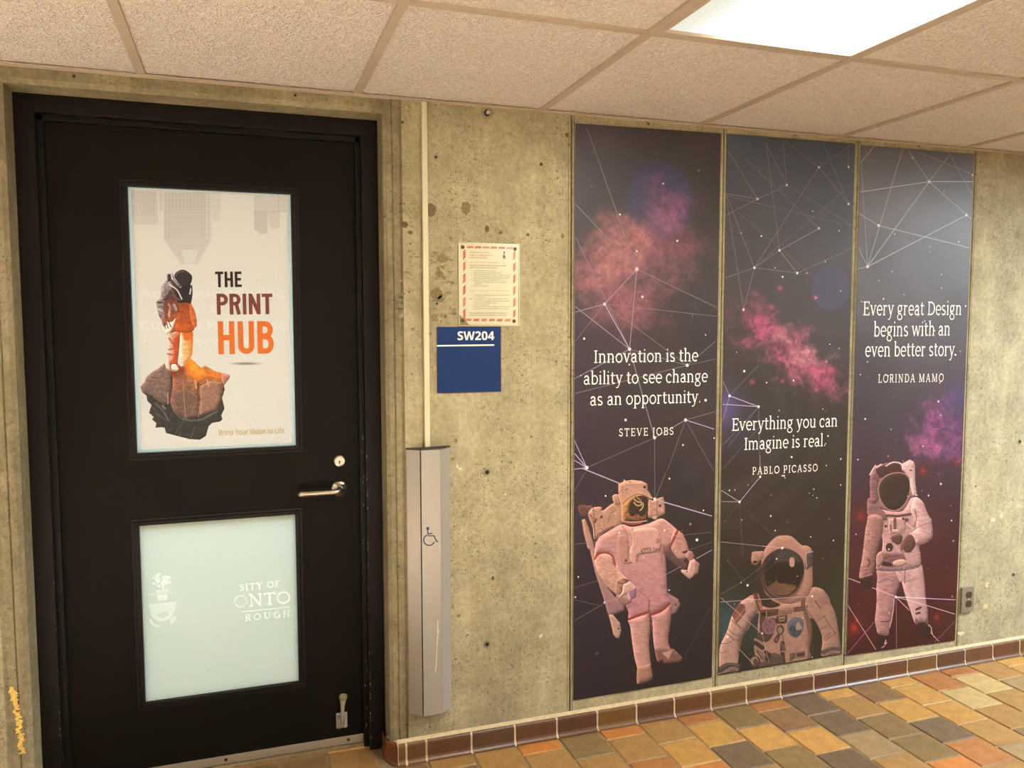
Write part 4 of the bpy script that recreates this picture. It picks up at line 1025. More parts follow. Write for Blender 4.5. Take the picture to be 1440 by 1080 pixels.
p.fill(T1, (194, 143, 134), relief=11, amt=.3, col2=(184, 128, 138), wr=.16)
p.creases(T1, 70, 50, 8, (146, 100, 98), .05, 3, .5)
p.fill([(640, 590), (720, 560), (880, 565), (935, 690), (905, 790), (720, 830), (690, 890), (640, 902), (608, 830), (620, 760), (650, 680)], (204, 154, 144), relief=5, wr=.12)
p.fill([(500, 640), (600, 660), (610, 860), (660, 900), (560, 920), (500, 820)], (176, 128, 112), relief=4, alpha=.7)
p.line([(735, 800), (780, 765), (830, 770)], 26, (150, 104, 104), alpha=.35)
for i, (x, y) in enumerate([(738, 785), (760, 775), (780, 772), (800, 770), (822, 772), (862, 768), (885, 772), (910, 778), (925, 788), (745, 805)]):
    p.line([(x-6, y-12), (x+3, y+10)], 9, (98, 62, 66), alpha=.8)
p.line([(690, 830), (800, 815), (930, 800), (960, 800)], 7, (140, 98, 100)); p.line([(960, 790), (940, 830), (935, 900)], 10, (150, 108, 112))
p.dot((903, 690), 24, (176, 124, 122)); p.line([(903, 670), (912, 690), (895, 712)], 6, (110, 76, 76))
p.dot((578, 887), 14, (110, 60, 52)); p.dot((655, 890), 24, (206, 160, 150), 20); p.line([(540, 540), (580, 600), (590, 680), (560, 760)], 8, (150, 106, 98), alpha=.8)
p.line([(640, 560), (660, 690), (615, 760), (615, 840)], 8, (150, 106, 98), alpha=.8)
# hips and legs
LG = [(600, 1490), (690, 1450), (800, 1412), (822, 1480), (826, 1580), (816, 1730), (826, 1880), (836, 1960), (850, 2070), (800, 2112), (700, 2138), (686, 2095), (690, 1980), (665, 1880), (640, 1720), (620, 1560)]
LR = [(830, 1450), (930, 1400), (1018, 1335), (1042, 1410), (1022, 1580), (1010, 1700), (1036, 1792), (1060, 1782), (1112, 1830), (1150, 1880), (1120, 1915), (980, 1930), (950, 1905), (900, 1912), (866, 1780), (850, 1640), (845, 1500)]
p.fill(LR, (186, 134, 130), relief=10, amt=.35, wr=.16, wasp=3)
p.fill([(868, 1785), (930, 1770), (1060, 1782), (1112, 1830), (1150, 1880), (1120, 1915), (980, 1930), (950, 1905), (902, 1912)], (128, 90, 82), relief=4, smooth=False); p.fill([(940, 1822), (1052, 1790), (1010, 1888)], (192, 146, 126), smooth=False, amt=0)
p.fill(LG, (196, 146, 138), relief=10, amt=.35, wr=.18, wasp=3)
p.creases(LG, 70, 40, 6, (160, 112, 108), .1, 5, .45); p.creases(LR, 40, 34, 6, (150, 104, 102), -.1, 6, .4)
p.fill([(690, 1965), (830, 1930), (852, 2070), (800, 2112), (700, 2138), (684, 2090)], (168, 122, 108), relief=7, smooth=False)
p.line([(815, 1290), (810, 1400), (835, 1480), (840, 1600)], 14, (110, 76, 74), alpha=.8)
p.line([(700, 1190), (790, 1260), (815, 1320)], 8, (140, 100, 104), alpha=.8)
p.line([(612, 1480), (700, 1445), (800, 1412)], 26, (146, 58, 50)); p.line([(832, 1436), (930, 1400), (1016, 1330)], 24, (142, 56, 48))
# left arm and controller
AL = [(258, 872), (300, 822), (380, 812), (448, 850), (470, 940), (520, 1010), (590, 1080), (575, 1150), (500, 1235), (430, 1195), (345, 1095), (290, 1000)]
p.fill(AL, (200, 152, 138), relief=9, amt=.35, wr=.25, wscale=.4); p.creases(AL, 60, 35, 6, (164, 116, 104), -.5, 9, .5)
p.fill([(480, 1090), (540, 1060), (600, 1080), (560, 1150), (520, 1240), (470, 1210)], (168, 122, 108), relief=5, wr=.35, wscale=.6)
for (a, b) in (((500, 1110), (560, 1130)), ((520, 1160), (545, 1190)), ((545, 1075), (600, 1090))): p.line([a, b], 12, (100, 68, 60))
p.fill([(500, 1230), (640, 1290), (560, 1340), (480, 1275)], (160, 116, 108), relief=4)
p.fill([(550, 1130), (622, 1098), (682, 1160), (680, 1255), (612, 1290), (590, 1225), (500, 1270), (540, 1200)], (206, 164, 150), smooth=False, relief=4); p.fill([(600, 1190), (682, 1160), (672, 1258), (618, 1292)], (152, 112, 138), smooth=False, relief=3)
for k in range(5): p.line([(590+k*22, 1300), (610+k*25, 1370+k*4)], 7, (150, 106, 102), alpha=.7)
p.line([(262, 872), (300, 826), (370, 808), (440, 842), (466, 920)], 18, (150, 60, 50))
# right arm, arm rest, hand controller
p.fill([(955, 790), (1010, 748), (1190, 918), (1212, 970), (1150, 992), (1070, 930), (980, 850)], (98, 70, 70), smooth=False, relief=5)
AR = [(1060, 590), (1140, 600), (1190, 690), (1220, 790), (1250, 832), (1200, 872), (1130, 882), (1080, 840), (1030, 745)]
p.fill(AR, (186, 136, 126), relief=8, amt=.35, wr=.2); p.creases(AR, 20, 30, 6, (150, 104, 98), .9, 12, .5)
p.line([(1160, 805), (1195, 795)], 22, (70, 40, 38)); p.line([(1100, 590), (1060, 670), (1030, 740)], 24, (142, 60, 50)); p.line([(1130, 600), (1150, 580)], 16, (120, 66, 54))
p.fill([(1200, 800), (1250, 798), (1272, 870), (1225, 905), (1188, 862)], (160, 114, 104), relief=4, wr=.3); p.line([(1190, 870), (1210, 930), (1180, 990)], 22, (66, 42, 38))
p.fill([(1222, 892), (1270, 870), (1326, 922), (1310, 1012), (1222, 1080), (1140, 1012), (1132, 980), (1200, 985)], (198, 152, 140), smooth=False, relief=5); p.fill([(1270, 870), (1326, 922), (1310, 1012), (1240, 1060), (1262, 960)], (160, 120, 116), smooth=False, relief=3); p.dot((1195, 1000), 8, (50, 34, 32))
# helmet
p.fill([(500, 112), (560, 82), (640, 70), (740, 82), (795, 112), (802, 180), (832, 220), (842, 262), (802, 272), (792, 480), (700, 522), (620, 520), (538, 496), (528, 330), (500, 210)], (192, 143, 124), relief=7, amt=.3, smooth=False)
p.line([(500, 210), (540, 170), (560, 130), (790, 118)], 7, (150, 106, 92)); p.line([(545, 150), (545, 230)], 6, (150, 106, 92)); p.dot((767, 143), 14, (46, 28, 26)); p.dot((620, 92), 14, (150, 100, 90), 6); p.line([(570, 175), (590, 160)], 8, (120, 78, 70))
p.fill([(540, 335), (575, 280), (625, 245), (690, 215), (760, 220), (802, 248), (798, 400), (786, 472), (700, 497), (600, 492), (545, 472)], (140, 104, 62), relief=8, amt=.5, wr=.4, wscale=.35, col2=(150, 100, 72))
p.fill([(600, 330), (640, 270), (700, 235), (770, 235), (795, 290), (780, 400), (730, 440), (690, 410), (650, 440), (610, 410)], (62, 42, 34), relief=4, wr=.5, wscale=.6)
p.fill([(550, 330), (590, 290), (620, 300), (600, 380), (560, 420)], (170, 128, 78), relief=4, alpha=.8, wr=.4)
p.line([(660, 265), (690, 290), (735, 300), (730, 325), (690, 330), (660, 300)], 14, (196, 160, 110)); p.line([(718, 382), (748, 350), (752, 310)], 10, (214, 190, 150)); p.line([(690, 250), (730, 280)], 8, (200, 170, 110)); p.line([(640, 420), (690, 400), (680, 440)], 10, (52, 34, 26))
p.line([(535, 300), (590, 248), (690, 203), (780, 222), (838, 252)], 26, (194, 148, 128)); p.line([(545, 318), (600, 262), (690, 216), (775, 232), (800, 250)], 7, (110, 76, 64))
p.line([(540, 488), (640, 500), (790, 486)], 12, (206, 166, 146)); p.line([(545, 500), (640, 520), (740, 508)], 16, (152, 64, 52))
p.clip(Q1); p.mesh('astronaut_print', BAN_Y-.0004, M['ink'], b1, GB)
sg = cropseg(790, 160, 2.16, [(75, 40, 228, 472, 1.0, MID), (42, 275, 228, 472, 1.0, MID), (42, 375, 206, 715, 1.0, MID), (228, 472, 130, 578, 1.0, LIL), (228, 472, 206, 715, 1.0, LIL), (130, 578, 206, 715, 1.1, BRT), (228, 472, 470, 588, .9, MID),
    (130, 578, 40, 603, .9, LIL), (130, 578, 470, 615, .7, MID), (130, 578, 380, 764, .6, DIM), (40, 585, 206, 715, 1.0, LIL), (206, 715, 38, 805, 1.0, LIL), (206, 715, 381, 764, .8, MID), (381, 764, 38, 850, .9, MID), (381, 764, 468, 690, .9, MID), (206, 715, 282, 984, 1.1, LIL), (282, 984, 376, 930, 1.1, LIL),
    (376, 930, 463, 958, 1.2, BRT), (376, 930, 320, 1085, .7, MID), (376, 930, 462, 1085, .6, MID), (376, 930, 466, 905, .8, MID), (282, 984, 76, 1075, .7, MID), (76, 1075, 37, 990, 1.0, BRT), (76, 1075, 37, 1030, 1.2, BRT), (76, 1075, 37, 1052, 1.2, BRT), (76, 1075, 37, 1080, 1.2, BRT), (282, 984, 282, 1090, .8, MID), (42, 690, 130, 578, .5, DIM), (381, 764, 468, 745, .5, DIM)])
sg += cropseg(800, 665, 7.2, [(130, -48, 510, 105, 1.4, BRT), (510, 105, 870, 265, 1.0, (208, 176, 176)), (870, 265, 970, 298, 1.2, BRT), (970, 298, 1448, 437, 1.6, BRT), (870, 0, 870, 265, .8, MID), (978, 0, 880, 250, .8, MID), (160, 0, 52, 190, .6, MID), (52, 725, 260, 700, .6, MID), (260, 700, 1130, 632, .7, (206, 160, 156)), (1130, 632, 1448, 600, .6, MID),
    (1448, 780, 1290, 868, 1.0, BRT), (1130, 950, 990, 1025, .9, LIL), (990, 1025, 690, 1175, .8, (210, 168, 164)), (360, 1320, 52, 1498, .8, MID), (470, 1270, 360, 1320, .8, (206, 160, 150)), (1448, 700, 1220, 780, .5, MID), (52, 1165, 290, 1090, .5, DIM), (52, 1285, 320, 1345, .4, DIM), (1440, 1350, 1170, 1860, .4, FNT), (600, 1000, 900, 880, .5, (205, 165, 165))])
nd = cropdot(790, 160, 2.16, [(228, 472, 2.9, (226, 178, 178)), (130, 578, 2.6, (216, 176, 212)), (206, 715, 2.6, WHT), (381, 764, 2.5, WHT), (376, 930, 2.5, WHT), (282, 984, 2.4, WHT), (76, 1075, 2.7, WHT), (308, 212, 1.4, (214, 184, 204)), (177, 306, 1.4, WHT), (351, 386, 1.5, WHT), (228, 417, 1.2, WHT), (245, 556, 2.0, (224, 196, 190)), (68, 683, 1.7, WHT), (205, 762, 1.2, WHT), (437, 870, 2.1, WHT), (437, 672, 1.0, WHT), (194, 930, 2.0, WHT), (368, 1006, 1.5, WHT), (416, 172, 1.6, (120, 110, 112)), (90, 220, 1.4, (100, 90, 92)), (287, 122, 1.2, (104, 96, 98)), (263, 55, 1.4, (104, 96, 98)), (463, 985, 1.2, WHT), (397, 612, 1.2, (120, 110, 118)), (58, 795, .9, WHT)])
nd += cropdot(800, 665, 7.2, [(870, 265, 2.3, WHT), (1297, 678, 2.4, WHT), (510, 607, 1.6, (236, 212, 206)), (968, 582, 1.6, (240, 214, 214)), (1018, 58, 1.4, WHT), (372, 233, 1.3, WHT), (1362, 380, 1.3, WHT), (95, 1053, 1.3, WHT), (65, 1258, 1.5, WHT), (360, 1312, 1.5, WHT), (1015, 1187, 1.3, WHT), (1230, 518, 2.0, (140, 128, 132)), (285, 1830, 2.1, (104, 90, 104)), (562, 77, 1.3, (226, 200, 180)), (1080, 790, 1.1, (236, 200, 196)), (752, 855, 1.1, (236, 206, 206)), (468, 415, 1.1, (226, 190, 176)), (490, 942, 1.2, (226, 190, 180))])
nd += scatter(31, Q1, 60, (150, 130, 136))
lines_mesh('constellation_print', sg, nd, BAN_Y-.0008, b1, 0.8)
t = MB(); TXT = lin3((236, 228, 216), 1.05)
letter(t, SERIF, 'Innovation is the', (834.5, 510.5), (982, 508), BAN_Y-.0014, TXT, weight=.86, ratio=1.18)
letter(t, SERIF, 'ability to see change', (820, 541), (995.5, 537), BAN_Y-.0014, TXT, weight=.86, ratio=1.18)
letter(t, SERIF, 'as an opportunity.', (829, 570.5), (986, 566), BAN_Y-.0014, TXT, weight=.86, ratio=1.18)
t.build('quote_lettering', M['paper'], b1)
t = MB(); letter(t, SERIF, 'STEVE JOBS', (870, 613.7), (947.5, 611.4), BAN_Y-.0014, TXT, weight=.86, ratio=1.25, track=.12); t.build('author_lettering', M['paper'], b1)

# ---- banner 2: bust of an astronaut
b2 = banner(Q2, 'middle tall space banner, with the head and shoulders of an astronaut along its bottom edge', bg2)
p = Paint(1010, 750, 1186, 952, 2.4); p.crop(1005, 745, 7.579)
S2 = (166, 124, 108)
D = 758                                                    # second crop sits this much lower
def lo(L): return [(x, y+D) for x, y in L]
# body
p.fill([(300, 760), (380, 700), (460, 690), (560, 740), (930, 700), (1045, 612), (1140, 630), (1190, 680), (1240, 790), (1290, 900), (1325, 1100), (1345, 1290), (1340, 1420), (1150, 1480), (1010, 1400), (990, 1560), (250, 1560), (120, 1560), (30, 1560), (35, 1420), (60, 1240), (130, 1080), (190, 900)], (160, 119, 104), relief=9, amt=.2, wr=.16)
p.fill(lo([(300, -10), (420, -20), (460, 100), (400, 190), (350, 300), (280, 420), (265, 560), (268, 700), (90, 800), (30, 800), (40, 620), (60, 470), (130, 320), (190, 140)]), (176, 136, 126), relief=10, amt=.35, wr=.12)
for (a, b) in (((180, 200), (330, 300)), ((135, 300), (300, 380)), ((110, 330), (270, 430)), ((60, 450), (200, 420)), ((45, 545), (120, 535)), ((350, 150), (420, 180)), ((250, 260), (330, 330))): p.line(lo([a, ((a[0]+b[0])/2, (a[1]+b[1])/2+18), b]), 9, (96, 74, 72), alpha=.7)
p.fill(lo([(1045, -140), (1140, -130), (1190, -75), (1240, 40), (1290, 150), (1325, 340), (1345, 520), (1330, 580), (1140, 560), (1150, 440), (1120, 330), (1030, 180), (980, 80), (960, -60)]), (158, 118, 102), relief=9, amt=.3, wr=.12)
for (a, b) in (((1160, 160), (1290, 350)), ((1070, 0), (1130, 85)), ((1160, 400), (1240, 340)), ((1180, 420), (1290, 340)), ((1110, 200), (1190, 150)), ((1130, 300), (1200, 260)), ((980, 90), (1060, 200))): p.line(lo([a, b]), 8, (88, 62, 54), alpha=.8)
# gaps beside the chest
p.fill(lo([(395, 200), (460, 130), (480, 200), (460, 400), (420, 480), (440, 600), (520, 720), (262, 760), (268, 520), (300, 380), (370, 280)]), (52, 62, 60), relief=3, amt=.0, wr=.2, col2=(48, 42, 34))
p.fill(lo([(1000, 200), (1060, 200), (1130, 330), (1148, 440), (1130, 560), (1140, 600), (1000, 640), (1010, 500), (1030, 320)]), (54, 44, 32), amt=0, wr=.1)
# chest
p.fill(lo([(490, 80), (560, 60), (960, 20), (985, 120), (1010, 300), (1000, 480), (990, 640), (560, 740), (540, 560), (480, 420), (460, 300), (470, 180)]), (164, 122, 106), relief=6, amt=.25, wr=.12)
p.fill(lo([(930, 60), (1000, 150), (1040, 300), (1020, 480), (1000, 640), (985, 640), (1000, 400), (960, 180)]), (112, 84, 66), amt=.1)
p.fill(lo([(480, 95), (680, 85), (680, 150), (480, 185)]), (84, 62, 52), smooth=False, amt=.1); p.fill(lo([(680, 92), (830, 75), (832, 135), (680, 155)]), (140, 104, 88), smooth=False, amt=.1); p.fill(lo([(840, 70), (965, 50), (965, 100), (842, 120)]), (80, 58, 48), smooth=False, amt=.1)
p.fill(lo([(500, 125), (545, 120), (545, 155), (500, 160)]), (30, 22, 20), smooth=False, amt=0); p.fill(lo([(565, 118), (670, 108), (670, 135), (565, 150)]), (40, 30, 26), smooth=False, amt=0); p.line(lo([(552, 110), (552, 185)]), 8, (170, 130, 116))
for k in range(6): p.line(lo([(580+k*16, 118-k*2), (584+k*16, 142-k*2)]), 4, (150, 116, 100)); p.line(lo([(855+k*18, 82-k*2), (858+k*18, 105-k*2)]), 5, (140, 106, 92)); p.line(lo([(700+k*20, 98-k*2), (704+k*20, 130-k*2)]), 4, (110, 80, 68))
p.fill(lo([(480, 190), (560, 180), (660, 190), (660, 260), (600, 400), (540, 440), (470, 420), (455, 380), (480, 300)]), (80, 58, 52), amt=.1, wr=.15)
p.dot((582, 268+D), 74, (150, 108, 112), 86); p.dot((582, 268+D), 64, (120, 82, 92), 76)
for a in range(9): p.line([(582, 268+D), (582+50*math.cos(a*.7), 268+D+60*math.sin(a*.7))], 9, (86, 58, 68) if a % 2 else (150, 108, 112), alpha=.7)
p.fill(lo([(655, 165), (775, 150), (770, 230), (735, 245), (665, 240)]), (64, 46, 40), smooth=False, amt=.1); p.fill(lo([(678, 175), (755, 165), (750, 205), (735, 220), (690, 222)]), (150, 120, 98), smooth=False, amt=.1); p.line(lo([(690, 190), (710, 200), (740, 185)]), 9, (50, 36, 32))
p.dot((700, 308+D), 40, (52, 38, 34), 52); p.dot((698, 312+D), 27, (144, 112, 94), 37); p.line(lo([(680, 360), (640, 415), (660, 440), (690, 370)]), 18, (60, 44, 38)); p.line(lo([(720, 360), (735, 440), (725, 520)]), 8, (96, 70, 58))
p.fill(lo([(780, 240), (820, 190), (870, 172), (925, 190), (948, 230), (940, 310), (905, 370), (855, 395), (800, 360), (775, 300)]), (94, 92, 100), amt=.1, relief=3); p.fill(lo([(795, 300), (830, 260), (880, 290), (920, 320), (900, 360), (855, 380), (815, 350)]), (66, 66, 76), amt=0, wr=.5, wscale=.6); p.fill(lo([(865, 300), (880, 225), (905, 240), (930, 290), (890, 310)]), (160, 130, 126), amt=0); p.line(lo([(800, 250), (850, 200), (920, 210)]), 10, (120, 112, 116), alpha=.8)
p.line(lo([(725, 450), (720, 520), (735, 680)]), 46, (66, 50, 44)); p.line(lo([(720, 470), (740, 520)]), 40, (96, 74, 62)); p.line(lo([(700, 540), (750, 540)]), 14, (150, 116, 100)); p.line(lo([(715, 590), (728, 670)]), 12, (130, 100, 86), alpha=.7)
p.fill(lo([(800, 560), (860, 550), (862, 600), (800, 650)]), (104, 78, 66), smooth=False, amt=.1); p.fill(lo([(872, 550), (962, 535), (962, 590), (872, 600)]), (96, 72, 60), smooth=False, amt=.1); p.line(lo([(885, 575), (950, 565)]), 18, (56, 42, 36)); p.line(lo([(815, 620), (960, 595)]), 7, (100, 74, 62))
p.fill(lo([(560, 560), (690, 570), (690, 690), (480, 740), (500, 650)]), (92, 72, 62), amt=.1, wr=.2)
p.line(lo([(430, 410), (530, 465)]), 26, (150, 120, 104)); p.line(lo([(440, 450), (510, 500)]), 46, (62, 46, 40)); p.line(lo([(440, 520), (500, 560), (520, 640)]), 30, (130, 104, 92)); p.line(lo([(455, 540), (505, 620)]), 12, (60, 46, 40)); p.dot((435, 650+D), 56, (76, 60, 52), 64); p.dot((425, 640+D), 40, (150, 122, 106), 46); p.dot((435, 650+D), 26, (86, 66, 58), 34)
p.line(lo([(545, 545), (580, 580), (560, 620)]), 40, (52, 40, 34))
# patches and cuffs
p.fill(lo([(180, 150), (260, 20), (320, 40), (330, 120), (232, 245)]), (122, 76, 62), smooth=False, amt=.1); p.fill(lo([(190, 150), (235, 90), (290, 150), (232, 230)]), (140, 92, 78), smooth=False, amt=0); p.line(lo([(200, 160), (300, 40)]), 12, (96, 62, 58)); p.line(lo([(225, 200), (318, 90)]), 10, (170, 120, 100)); p.line(lo([(215, 180), (310, 65)]), 9, (110, 70, 62))
p.fill(lo([(1075, -10), (1200, -80), (1235, 0), (1130, 80)]), (148, 104, 98), smooth=False, amt=.05, alpha=.8); p.line(lo([(1068, 0), (1130, 84)]), 8, (78, 54, 48))
p.line(lo([(50, 740), (140, 690), (250, 700)]), 60, (70, 60, 58)); p.line(lo([(90, 770), (180, 715), (245, 730)]), 26, (140, 112, 98)); p.line(lo([(60, 720), (160, 672), (262, 690)]), 12, (110, 96, 92))
p.line(lo([(1150, 545), (1240, 510), (1335, 510)]), 44, (84, 70, 64)); p.line(lo([(1150, 525), (1240, 492), (1330, 492)]), 12, (120, 104, 96)); p.line(lo([(1200, 580), (1320, 560)]), 40, (150, 116, 100)); p.line(lo([(1200, 585), (1260, 560), (1320, 572)]), 8, (66, 50, 44))
# backpack shade, straps
p.fill([(420, 560), (500, 300), (540, 420), (560, 700), (700, 800), (560, 830), (450, 740)], (58, 42, 34), amt=0, wr=.3)
p.line([(420, 680), (450, 780), (480, 860)], 26, (104, 62, 48)); p.line([(460, 690), (490, 780), (500, 840)], 20, (150, 100, 82)); p.line([(1000, 590), (955, 690), (940, 800)], 40, (112, 74, 56)); p.line([(985, 600), (945, 700), (925, 800)], 8, (76, 50, 40)); p.line([(1012, 600), (972, 700), (960, 800)], 8, (82, 54, 42))
# helmet
p.fill([(505, 300), (530, 210), (590, 130), (660, 72), (740, 58), (820, 70), (890, 130), (935, 165), (985, 168), (1040, 225), (1045, 400), (1042, 600), (980, 720), (900, 760), (780, 790), (560, 700), (500, 500)], (168, 122, 108), relief=10, amt=.2, wr=.06)
p.fill([(395, 240), (420, 230), (520, 226), (524, 300), (470, 340), (440, 372), (400, 358), (388, 330)], (170, 126, 110), smooth=False, amt=.2); p.dot((432, 343), 26, (52, 36, 30), 14)
p.line([(392, 360), (430, 372), (466, 350)], 7, (186, 146, 128))
p.fill([(970, 255), (1046, 232), (1046, 380), (975, 428), (958, 400)], (84, 68, 64), smooth=False, amt=.15); p.line([(1046, 234), (985, 246), (972, 300), (980, 400)], 9, (190, 156, 142))
p.fill([(480, 480), (510, 350), (580, 260), (680, 205), (780, 202), (880, 250), (940, 330), (955, 440), (935, 560), (880, 660), (780, 735), (680, 740), (580, 700), (510, 610)], (64, 48, 42), amt=.1, wr=.05)
p.line([(520, 480), (545, 600), (620, 690), (720, 720), (830, 690), (910, 600), (940, 480)], 12, (112, 86, 74)); p.line([(500, 500), (530, 630), (620, 730), (740, 752), (880, 690)], 8, (98, 72, 60)); p.line([(640, 745), (760, 742), (880, 670), (930, 580)], 14, (140, 100, 86))
p.fill([(525, 470), (545, 370), (620, 270), (720, 222), (800, 225), (890, 280), (940, 380), (935, 500), (880, 610), (800, 690), (700, 708), (600, 660), (540, 580)], (44, 32, 26), relief=6, amt=.25, wr=.1)
p.fill([(640, 350), (660, 250), (740, 225), (820, 232), (890, 290), (900, 340), (760, 345), (690, 348)], (66, 58, 56), amt=0, soft=4, wr=.1)
p.fill([(560, 620), (640, 560), (655, 480), (670, 560), (760, 575), (870, 600), (830, 660), (760, 700), (690, 700), (610, 670)], (104, 78, 50), amt=0, soft=3, wr=.25); p.fill([(560, 620), (640, 560), (680, 620), (660, 690), (600, 660)], (102, 72, 62), amt=0, soft=3)
p.fill([(798, 310), (815, 294), (838, 296), (850, 320), (848, 380), (830, 396), (810, 392), (798, 370)], (186, 142, 130), amt=0)
p.clip(Q2); p.mesh('astronaut_print', BAN_Y-.0004, M['ink'], b2, GB)
sg = cropseg(1000, 170, 2.038, [(133, 224, 217, 184, .8, MID), (42, 270, 133, 224, .8, MID), (42, 208, 133, 224, .9, MID), (42, 208, 124, 421, .8, MID), (42, 208, 93, 541, .7, MID), (124, 421, 309, 133, .9, MID), (124, 421, 247, 436, .8, MID), (124, 421, 196, 371, .9, MID), (196, 371, 309, 308, .9, LIL), (309, 308, 100, 110, .5, DIM), (196, 371, 158, 65, .6, DIM), (196, 371, 247, 436, .8, LIL), (247, 436, 404, 365, .7, MID), (309, 133, 394, 238, .9, MID), (309, 133, 210, 55, .5, DIM), (217, 184, 155, 60, .6, DIM), (217, 184, 205, 50, .6, DIM), (394, 238, 320, 62, .6, DIM), (394, 132, 394, 65, .6, DIM), (93, 541, 124, 421, .7, MID), (40, 450, 124, 421, .8, MID), (133, 224, 48, 85, .7, DIM), (309, 133, 400, 70, .5, DIM), (45, 215, 400, 300, .4, DIM), (124, 421, 404, 180, .4, DIM), (217, 184, 404, 300, .4, DIM), (75, 260, 309, 460, .3, DIM),
    (53, 788, 136, 819, 1.2, BRT), (53, 788, 33, 860, 1.0, LIL), (53, 788, 33, 745, 1.0, LIL), (53, 788, 136, 700, .5, MID), (136, 819, 32, 812, 1.1, BRT), (136, 819, 140, 1015, .7, MID), (136, 819, 48, 935, .5, MID), (33, 930, 136, 819, .5, DIM), (32, 1000, 136, 880, .4, DIM)])
sg += cropseg(1000, 640, 3.375, [(135, 222, 233, 103, 1.1, BRT), (46, 166, 135, 222, 1.0, BRT), (46, 220, 135, 222, 1.1, LIL), (233, 0, 233, 103, .8, LIL), (135, 222, 150, 480, .5, FNT), (46, 412, 245, 432, 1.0, LIL), (245, 432, 338, 441, 1.1, (222, 184, 178)), (173, 618, 80, 500, .5, FNT), (142, 605, 250, 520, .5, DIM), (46, 660, 142, 605, .5, DIM), (44, 697, 480, 670, 1.0, (206, 172, 168)), (242, 846, 44, 675, .9, (196, 164, 168)), (78, 862, 200, 990, .8, (206, 172, 164)), (78, 862, 112, 985, .7, (206, 172, 164)), (242, 846, 275, 985, .7, (196, 164, 154)), (173, 618, 330, 490, .4, FNT), (150, 250, 320, 400, .4, FNT), (46, 330, 140, 225, .4, FNT)])
nd = cropdot(1000, 170, 2.038, [(217, 184, 2.0, (206, 204, 206)), (309, 133, 2.0, (206, 204, 206)), (394, 132, 2.0, (206, 204, 206)), (133, 224, 2.0, (206, 204, 206)), (394, 238, 2.0, (214, 208, 206)), (309, 308, 2.0, (214, 208, 206)), (196, 371, 2.0, WHT), (124, 421, 2.0, WHT), (247, 436, 2.1, WHT), (93, 541, 2.2, (236, 176, 190)), (53, 788, 2.2, WHT), (136, 819, 2.2, WHT), (144, 330, 1.5, WHT), (291, 259, 1.0, WHT), (183, 421, 1.0, WHT), (205, 447, 1.6, WHT), (95, 717, 1.9, WHT), (236, 744, 1.6, WHT), (371, 487, 1.0, WHT), (274, 436, 1.0, WHT), (367, 315, 1.0, WHT), (327, 403, 1.0, WHT), (86, 322, .9, WHT), (159, 750, 1.2, WHT), (335, 903, 1.5, WHT), (328, 925, 1.1, WHT), (372, 968, 1.2, WHT), (230, 963, 1.3, WHT), (300, 507, 2.0, (196, 120, 146)), (73, 663, 1.2, (206, 120, 150)), (195, 830, .9, WHT), (320, 826, .9, WHT), (340, 640, 1.0, WHT), (330, 690, .8, WHT), (367, 652, .8, WHT), (204, 1017, 1.3, WHT), (212, 1023, .9, WHT)])
nd += cropdot(1000, 640, 3.375, [(135, 222, 2.1, WHT), (233, 103, 1.9, WHT), (346, 98, 1.6, WHT), (383, 10, 1.5, WHT), (87, 167, 1.2, WHT), (113, 165, .9, WHT), (175, 142, 1.0, (170, 160, 150)), (283, 289, 1.5, WHT), (304, 358, 1.2, WHT), (362, 318, 1.1, (130, 118, 104)), (472, 388, 1.2, WHT), (581, 405, 1.3, WHT), (530, 489, 1.3, (126, 112, 96)), (487, 162, 1.1, WHT), (502, 203, 1.1, WHT), (466, 181, .8, WHT), (483, 191, .8, WHT), (615, 142, 1.2, WHT), (547, 50, 1.1, WHT), (615, 20, 1.2, WHT), (560, 304, 1.4, (120, 106, 88)), (145, 308, 1.0, (200, 190, 176)), (338, 441, 2.1, WHT), (173, 618, 2.0, WHT), (142, 605, 1.1, (214, 206, 190)), (480, 670, 2.0, (236, 220, 208)), (242, 846, 1.8, (226, 200, 190)), (78, 862, 2.1, (240, 222, 208)), (311, 492, 1.5, (226, 220, 212)), (409, 575, 1.1, (190, 180, 170)), (435, 772, 1.1, (236, 214, 200)), (110, 707, .9, (190, 170, 160)), (480, 960, 1.1, (226, 206, 190)), (80, 502, 1.1, (120, 110, 96)), (285, 190, 1.0, (150, 140, 124))])
nd += scatter(32, Q2, 70, (170, 150, 140))
lines_mesh('constellation_print', sg, nd, BAN_Y-.0008, b2, 0.78)
t = MB()
letter(t, SERIF, 'Everything you can', (1028.5, 606), (1178, 599.8), BAN_Y-.0014, TXT, weight=.86, ratio=1.24)
letter(t, SERIF, 'Imagine is real.', (1046, 633), (1161.5, 627.3), BAN_Y-.0014, TXT, weight=.86, ratio=1.24)
t.build('quote_lettering', M['paper'], b2)
t = MB(); letter(t, SERIF, 'PABLO PICASSO', (1057.5, 667.6), (1150, 662.6), BAN_Y-.0014, TXT, weight=.86, ratio=1.3, track=.12); t.build('author_lettering', M['paper'], b2)

# ---- banner 3: astronaut walking, dark visor
b3 = banner(Q3, 'rightmost tall space banner, grey at the top and dark red below around a walking astronaut', bg3)
p = Paint(1192, 642, 1346, 921, 2.4); p.crop(1190, 640, 7.7125)
S3 = (178, 132, 128)
kk = 7.7125/7.448; D3 = 135*7.7125
def l3(L): return [(x*kk, y*kk+D3) for x, y in L]
